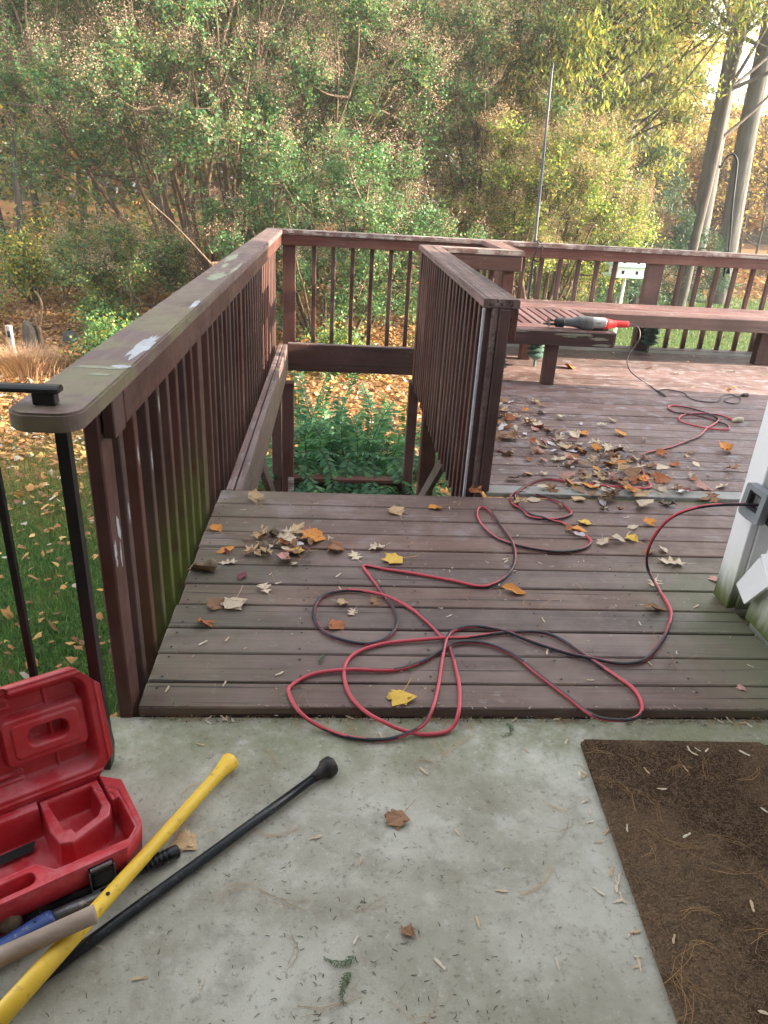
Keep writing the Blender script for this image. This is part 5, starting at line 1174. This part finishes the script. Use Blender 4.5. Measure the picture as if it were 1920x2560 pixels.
# bare young stems at the left and in the right-hand wood
for x, y, H, lab in ((-8.0, 18.9, 9, 'slim bare grey trunk at the left edge of the garden'), (-10.1, 25.2, 9, 'dark leaning bare trunk left of the huge crape myrtle')):
    tree(lab, (x, y), H, .12, (0, 0, 7.5), (1.6, 1.6, 2), 12, .6, 8, 8, .12, .07, pals['rust'][0], pals['rust'][1], M['bark_dark'], None, 'bare_tree', None, .15, (0, 5))
for q in range(10):
    hh = rng.uniform(5.5, 8.5)
    tree('slim half bare young tree in the bright wood at the right', (rng.uniform(13, 23), rng.uniform(25, 34)), hh, .06, (0, 0, hh*.62), (1.9, 1.9, hh*.42), 26, .8, 10, 7, .12, .08, pals['gold'][0], pals['gold'][1], M['bark_dark'], None, 'bare_tree', 'half bare young trees at the right', .18, (0, 6), bare=.45, r_br=.028)
# far mass of the wood
n = 30000; ang = rng.uniform(R(35), R(125), n); rr = rng.uniform(64, 84, n); P = np.stack([rr*np.cos(ang), rr*np.sin(ang), -2+rng.random(n)**1.1*np.where(ang < R(66), 5.5, 14.)], -1)
P[:, 2] += rng.normal(0, .8, n)
tag(obj('distant_woods', *leafcloud(P, 1.0, .7, None)[:2], M['leaf'], cols=pick(n, [(.36, .24, .07), (.22, .18, .06), (.12, .14, .05), (.34, .17, .07)], (3, 3, 3, 2))), kind='stuff')

# shrubs
def shrub(label, base, rx, h, n, ln, wd, pal, wts, name='shrub', group=None):
    z = float(gz(base[0], base[1])); t = plant(name, label, 'shrub', (base[0], base[1], z), group); tb = Acc(); tw = []
    for s in range(14):
        a = rng.uniform(0, 6.28); B = path((base[0], base[1], z-.05), (math.cos(a)*rng.uniform(.2, 1.)*rx/h, math.sin(a)*rng.uniform(.2, 1.)*rx/h, 1), h*rng.uniform(.6, 1.05), 5, .2); tb.add(*tube(B, np.linspace(.02, .005, 6), 4, False))
        for q in range(9): x, d = at(B, rng.uniform(.25, 1)); tw.append((x, x+rotated(d, R(55))*rx*.42))
    obj('stems', *tb.get(), M['bark_crape'], t); tw = np.array(tw); P = along(tw, max(1, n//len(tw)), .10)
    P[:, 2] = np.maximum(P[:, 2], z+.02); addf(t, 'foliage', [leafcloud(P, ln, wd, pick(len(P), pal, wts))]); return t
YG = [(.06, .14, .05), (.10, .19, .06), (.24, .28, .06), (.46, .38, .07), (.40, .24, .07)]
shrub('yellow green sunlit shrub at the far left below the bare trunk', (-6.6, 16.6), 1.5, 1.5, 6000, .075, .045, YG, (2, 3, 3, 3, 1.5))
shrub('orange tinged shrub between the sunlit shrub and the huge crape myrtle', (-5.2, 17.6), 1.2, 1.3, 5000, .07, .045, YG, (3, 3, 3, 2, 2))
shrub('low dark green shrub beside the left railing cap', (-3.55, 12.2), 1.1, .8, 6000, .06, .04, YG, (5, 5, 2, .5, .3))
shrub('small green shrub behind the dark stone', (-4.3, 14.2), .9, .7, 3500, .06, .04, YG, (5, 5, 2, .5, .3))
shrub('low yellowish shrub at the left edge behind the grass clump', (-7.2, 14.8), .9, .9, 3000, .07, .045, YG, (2, 3, 4, 3, 1))
shrub('green shrub below the balusters behind the stair opening', (.1, 12.6), 1.0, .8, 4500, .06, .04, YG, (5, 5, 3, 1, .5))
shrub('green shrub right of the one behind the stair opening', (1.9, 13.4), .9, .9, 4000, .06, .04, YG, (5, 5, 3, 1, .5))
for q in range(16):
    x = rng.uniform(4, 26); shrub('reddish brown undergrowth shrub at the edge of the right-hand wood', (x, rng.uniform(26, 34)), rng.uniform(1, 1.8), rng.uniform(1, 2.2), 1100, .15, .10, [(.30, .15, .07), (.20, .13, .06), (.34, .24, .07), (.08, .10, .04)], (3, 3, 2, 2), group='undergrowth at the edge of the wood')
for q in range(24):
    x = rng.uniform(-15.5, -1); shrub('orange and green undergrowth shrub in the left-hand wood', (x, rng.uniform(19.5, 29)), rng.uniform(1.2, 2.), rng.uniform(1.0, 2.3), 1500, .12, .085, [(.36, .20, .07), (.26, .22, .07), (.10, .16, .05), (.07, .13, .05)], (2, 2, 3, 2), group='undergrowth of the left-hand wood')

# arching leafy shrub at the foot of the stairs
fs = plant('arching_shrub', 'blue green arching shrub with paired leaflets filling the foot of the stairs', 'shrub', (.1, 7.3, -1.85)); tb = Acc(); Ps, Us, Ns = [], [], []
def frond(p, d, L, bend, step=.030):
    B = path(p, d, L, 12, .07, bend); tb.add(*tube(B, np.linspace(.006, .0025, 13), 4, False)); m_ = int(L/step)
    for k in range(int(m_*.12), m_):
        x, dd = at(B, k/m_); side = unit(np.cross(dd, [0, 0, 1.])); nr = np.cross(side, dd)
        for s in (-1, 1): Ps.append(x); Us.append(unit(side*s+dd*.45-nr*.15+rng.normal(0, .12, 3))); Ns.append(unit(nr+rng.normal(0, .25, 3)))
for k in range(200):
    a = rng.uniform(0, 6.28); r_ = rng.uniform(0, .85); p = (.12+r_*math.cos(a)*1.25, 7.35+r_*math.sin(a)*.8, -1.85+rng.uniform(.0, .5))
    frond(p, (math.cos(a)*.6+rng.normal(0, .3), math.sin(a)*.5+rng.normal(0, .3), 1.), rng.uniform(.6, 1.05), (rng.normal(0, .8), rng.normal(-.2, .8), -1.3))
for p, d, L in (((-.28, 7.0, -1.3), (-.05, .0, 1), 1.15), ((-.02, 7.1, -1.3), (.10, .05, 1), 1.05), ((.35, 7.2, -1.4), (.35, .0, 1), .9), ((-.1, 7.0, -1.3), (-.2, .1, 1), .95)): frond(p, d, L, (.1, -.1, -.2))
for k in range(15):
    x = -.42+.08*k+rng.normal(0, .03); frond((x, 6.75, -1.2+rng.normal(0, .05)), (rng.normal(0, .25), -.75, .55), rng.uniform(.6, .9), (rng.normal(0, .3), -.3, -2.3))
Ps, Us, Ns = np.array(Ps), np.array(Us), np.array(Ns); n = len(Ps); W = np.cross(Ns, Us); L = rng.uniform(.07, .11, (n, 1)); wd = L*.38
V = np.stack([Ps, Ps+Us*L*.45+W*wd*.5, Ps+Us*L-Ns*L*.12, Ps+Us*L*.45-W*wd*.5], 1).reshape(-1, 3)
obj('stems', *tb.get(), M['bark_dark'], fs); obj('leaflets', V, np.arange(4*n).reshape(-1, 4), M['leaf'], fs, cols=pick(n, [(.055, .17, .085), (.085, .225, .10), (.14, .29, .12)], (4, 4, 1.5)))

# stump, post, stone, dry grass
st = plant('tree_stump', 'broken dead stump with a splintered tall spike beside the dry grass', 'stump', (-5.26, 13.3, float(gz(-5.26, 13.3))))
th = np.linspace(0, 6.28, 15)[:-1]; V = []
for z, r_ in ((-.1, .19), (.15, .16), (.32, .15)): V += [(-5.40+r_*math.cos(a)*rng.uniform(.85, 1.15), 13.3+r_*math.sin(a)*rng.uniform(.85, 1.15), -1.72+z) for a in th]
V += [(-5.40+.13*math.cos(a), 13.3+.13*math.sin(a), -1.72+.38+.16*rng.random()) for a in th]
obj('stump_body', V, [[14*i+j, 14*i+(j+1) % 14, 14*i+14+(j+1) % 14, 14*i+14+j] for i in range(3) for j in range(14)]+[list(range(42, 56))], M['bark_dark'], st)
obj('spike', *tube(path((-5.22, 13.25, -1.75), (.05, 0, 1), .80, 6, .06), [.055, .05, .045, .038, .03, .02, .008], 7), M['bark_crape'], st)
obj('bent_branch', *tube(catmull([(-5.19, 13.2, -1.25), (-5.13, 13.2, -1.05), (-5.11, 13.2, -.88), (-5.15, 13.2, -.74), (-5.21, 13.2, -.68)], 4), [.022]*16+[.014], 7), M['bark_crape'], st)
fp = plant('fence_post', 'weathered grey wooden post standing alone in the dry leaves at far left', 'post', (-5.49, 12.65, -1.72))
box('post_shaft', (-5.535, 12.605, -2.0), (-5.445, 12.695, -1.17), M['post_grey'], fp, bev=.012); box('notch', (-5.51, 12.597, -1.36), (-5.47, 12.603, -1.26), M['hole'], fp, bev=0)
V, F = lathe([(.001, 0), (.10, .02), (.13, .10), (.11, .20), (.07, .26), (.001, .27)], (-4.85, 13.6, -1.69), 12); V = np.array(V)+rng.normal(0, .015, (len(V), 3))
tag(obj('garden_stone', V, F, M['stone'], None, loc=(-4.85, 13.6, -1.69), smooth=True), 'dark rounded stone beside the green shrub at left', 'stone')
n = 1900; a = rng.uniform(0, 6.28, n); r_ = np.abs(rng.normal(0, .30, n)); P0 = np.stack([-4.95+r_*np.cos(a)*1.2, 11.9+r_*np.sin(a), np.full(n, -1.80)], -1); d = np.stack([np.cos(a)*rng.uniform(.1, .9, n), np.sin(a)*rng.uniform(.1, .9, n), np.ones(n)], -1)
Lh = rng.uniform(.24, .56, (n, 1)); w_ = unit(np.cross(d, [0, 0, 1.]))*.0042; mid = P0+d*Lh*.55; tip = P0+d*Lh*np.array([1.25, 1.25, .82])
V = np.stack([P0-w_, P0+w_, mid+w_*.8, mid-w_*.8, tip+w_*.1, tip-w_*.1], 1).reshape(-1, 3); b = np.arange(n)*6
F = np.concatenate([np.stack([b, b+1, b+2, b+3], -1), np.stack([b+3, b+2, b+4, b+5], -1)]); c = pick(n, [(.42, .24, .14), (.34, .19, .11), (.44, .31, .18)], (3, 2, 2))
gg = plant('dry_grass_clump', 'clump of dry straw coloured ornamental grass below the grey post', 'grass', (-4.95, 11.9, -1.78)); obj('blades', V, F, M['dry'], gg, cols=np.tile(c, (2, 1)))
lb = obj('fallen_branch', *tube(path((-3.4, 15.2, -1.2), (-.9, .1, .25), 1.7, 8, .25), np.linspace(.055, .02, 9), 7), M['bark_crape'], None, loc=(-3.9, 15.2, -1.2)); tag(lb, 'twisting bare branch sticking out of the small sunlit crape myrtle', 'branch')

# lawn blades
def blades(n, lo, hi, h, wd, pal, wts, dens=None):
    P = rng.uniform(lo, hi, (n, 2))
    if dens is not None: P = P[dens(P)]
    n = len(P); z = gz(P[:, 0], P[:, 1]); a = rng.uniform(0, 6.28, n); L = h*rng.uniform(.5, 1.3, n); ln = rng.uniform(.15, .9, n)
    dx, dy = np.cos(a), np.sin(a); w_ = np.stack([-dy, dx, 0*dx], -1)*wd*.5
    p0 = np.stack([P[:, 0], P[:, 1], z-.005], -1); p1 = p0+np.stack([dx*ln*L*.35, dy*ln*L*.35, L*.62], -1); p2 = p0+np.stack([dx*ln*L, dy*ln*L, L*(1-.25*ln)], -1)
    V = np.stack([p0-w_, p0+w_, p1+w_*.8, p1-w_*.8, p2], 1).reshape(-1, 3); b = np.arange(n)*5
    F = np.concatenate([np.stack([b, b+1, b+2, b+3], -1), np.stack([b+3, b+2, b+4, b+4], -1)])
    return V, F[:n], np.stack([b+3, b+2, b+4], -1), pick(n, pal, wts)
GR = [(.045, .115, .026), (.065, .165, .035), (.11, .21, .05), (.22, .25, .07)]
wedge = lambda P: (P[:, 0] > -.52*P[:, 1]-.9) & (P[:, 0] < -.50)
Vg, Fq, Ft, cg = blades(190000, (-6.2, 1.9), (-.5, 11.0), .085, .006, GR, (3, 5, 3, .8), lambda P: wedge(P) & (rng.random(len(P)) < np.clip(1.25-(P[:, 1]-2)*.15, .05, 1)))
tri4 = np.stack([Ft[:, 0], Ft[:, 1], Ft[:, 2], Ft[:, 2]], -1)
me = bpy.data.meshes.new('lawn_grass'); me.from_pydata(Vg, [], np.concatenate([Fq]).tolist()+Ft.tolist()); a_ = me.attributes.new('tint', 'FLOAT_COLOR', 'FACE'); c4 = np.ones((len(me.polygons), 4), np.float32); c4[:, :3] = np.vstack([cg, cg]); a_.data.foreach_set('color', c4.ravel()); me.materials.append(M['leaf'])
tag(link(bpy.data.objects.new('lawn_grass', me), (0, 0, 0)), kind='stuff')
Vg, Fq, Ft, cg = blades(30000, (2.2, 8.5), (16, 25.0), .07, .02, [(.05, .085, .03), (.075, .115, .035), (.12, .13, .05)], (3, 4, 2), lambda P: (P[:, 0] > .22*P[:, 1]) & (P[:, 0] < .72*P[:, 1]))
me = bpy.data.meshes.new('lawn_grass'); me.from_pydata(Vg, [], Fq.tolist()+Ft.tolist()); a_ = me.attributes.new('tint', 'FLOAT_COLOR', 'FACE'); c4 = np.ones((len(me.polygons), 4), np.float32); c4[:, :3] = np.vstack([cg, cg]); a_.data.foreach_set('color', c4.ravel()); me.materials.append(M['leaf'])
tag(link(bpy.data.objects.new('lawn_grass', me), (0, 0, 0)), kind='stuff')
# leaves over the ground
LP = [(.46, .24, .08), (.36, .17, .07), (.26, .14, .07), (.55, .36, .14), (.50, .44, .36), (.20, .10, .05)]
def groundleaves(n, lo, hi, size, keep, lift):
    P = rng.uniform(lo, hi, (n, 2)); P = P[keep(P)]; n = len(P); z = gz(P[:, 0], P[:, 1])+lift+rng.uniform(0, .03, n)
    k = 7; a = np.linspace(0, 2*math.pi, k, endpoint=False); r_ = rng.uniform(.28, 1.2, (n, k))*(size*rng.uniform(.6, 1.3, (n, 1))); ph = rng.uniform(0, 6.3, (n, 1))
    tx, ty = rng.normal(0, .35, (n, 1)), rng.normal(0, .35, (n, 1))
    X_ = r_*np.cos(a+ph); Y_ = r_*np.sin(a+ph); Z_ = X_*tx+Y_*ty+rng.normal(0, .18, (n, k))*r_
    ring = np.stack([P[:, :1]+X_, P[:, 1:]+Y_, z[:, None]+Z_], -1); ctr = np.stack([P[:, 0], P[:, 1], z+.01], -1)[:, None]
    V = np.concatenate([ctr, ring], 1).reshape(-1, 3); b = np.arange(n)[:, None]*(k+1); j = np.arange(k)[None]
    F = np.stack([b+0*j, b+1+j, b+1+(j+1) % k], -1).reshape(-1, 3); return V, F, np.repeat(pick(n, LP, (4, 4, 3, 2, 1.2, 2)), k, axis=0)
parts = [groundleaves(4600, (-6.5, 1.9), (-.6, 11), .038, lambda P: wedge(P) & (rng.random(len(P)) < np.clip(.14+(P[:, 1]-2)*.12, 0, 1)), .045),
         groundleaves(40000, (-9, 8.2), (4.5, 19), .047, lambda P: (np.abs(P[:, 0]+.5) < .55*P[:, 1]) & (rng.random(len(P)) < np.clip((P[:, 1]-6.0)*.32, 0, 1)), .01),
         groundleaves(16000, (-18, 19), (24, 36), .10, lambda P: (P[:, 0] < .28*P[:, 1]) | (P[:, 1] > 24), .01)]
off = 0; Vs, Fs, Cs = [], [], []
for V, F, c in parts: Vs.append(V); Fs.append(F+off); off += len(V); Cs.append(c)
tag(obj('leaf_litter', np.vstack(Vs), np.vstack(Fs), M['dry'], cols=np.vstack(Cs)), kind='stuff')

# ------------------------------------------------------------------ morning haze: one closed box of thin air round the whole place
hm = bpy.data.materials.new('haze_air'); hm.use_nodes = True; hn = hm.node_tree
hn.nodes.remove(hn.nodes["Principled BSDF"]); pv_ = hn.nodes.new("ShaderNodeVolumePrincipled")
pv_.inputs["Color"].default_value = (.96, .97, 1.0, 1); pv_.inputs["Density"].default_value = .0014; pv_.inputs["Anisotropy"].default_value = .35
hn.links.new(pv_.outputs[0], hn.nodes["Material Output"].inputs["Volume"])
hz_ = box('haze', (-88, -28, -3.5), (88, 101, 30), hm, None, bev=0); tag(hz_, kind='stuff')
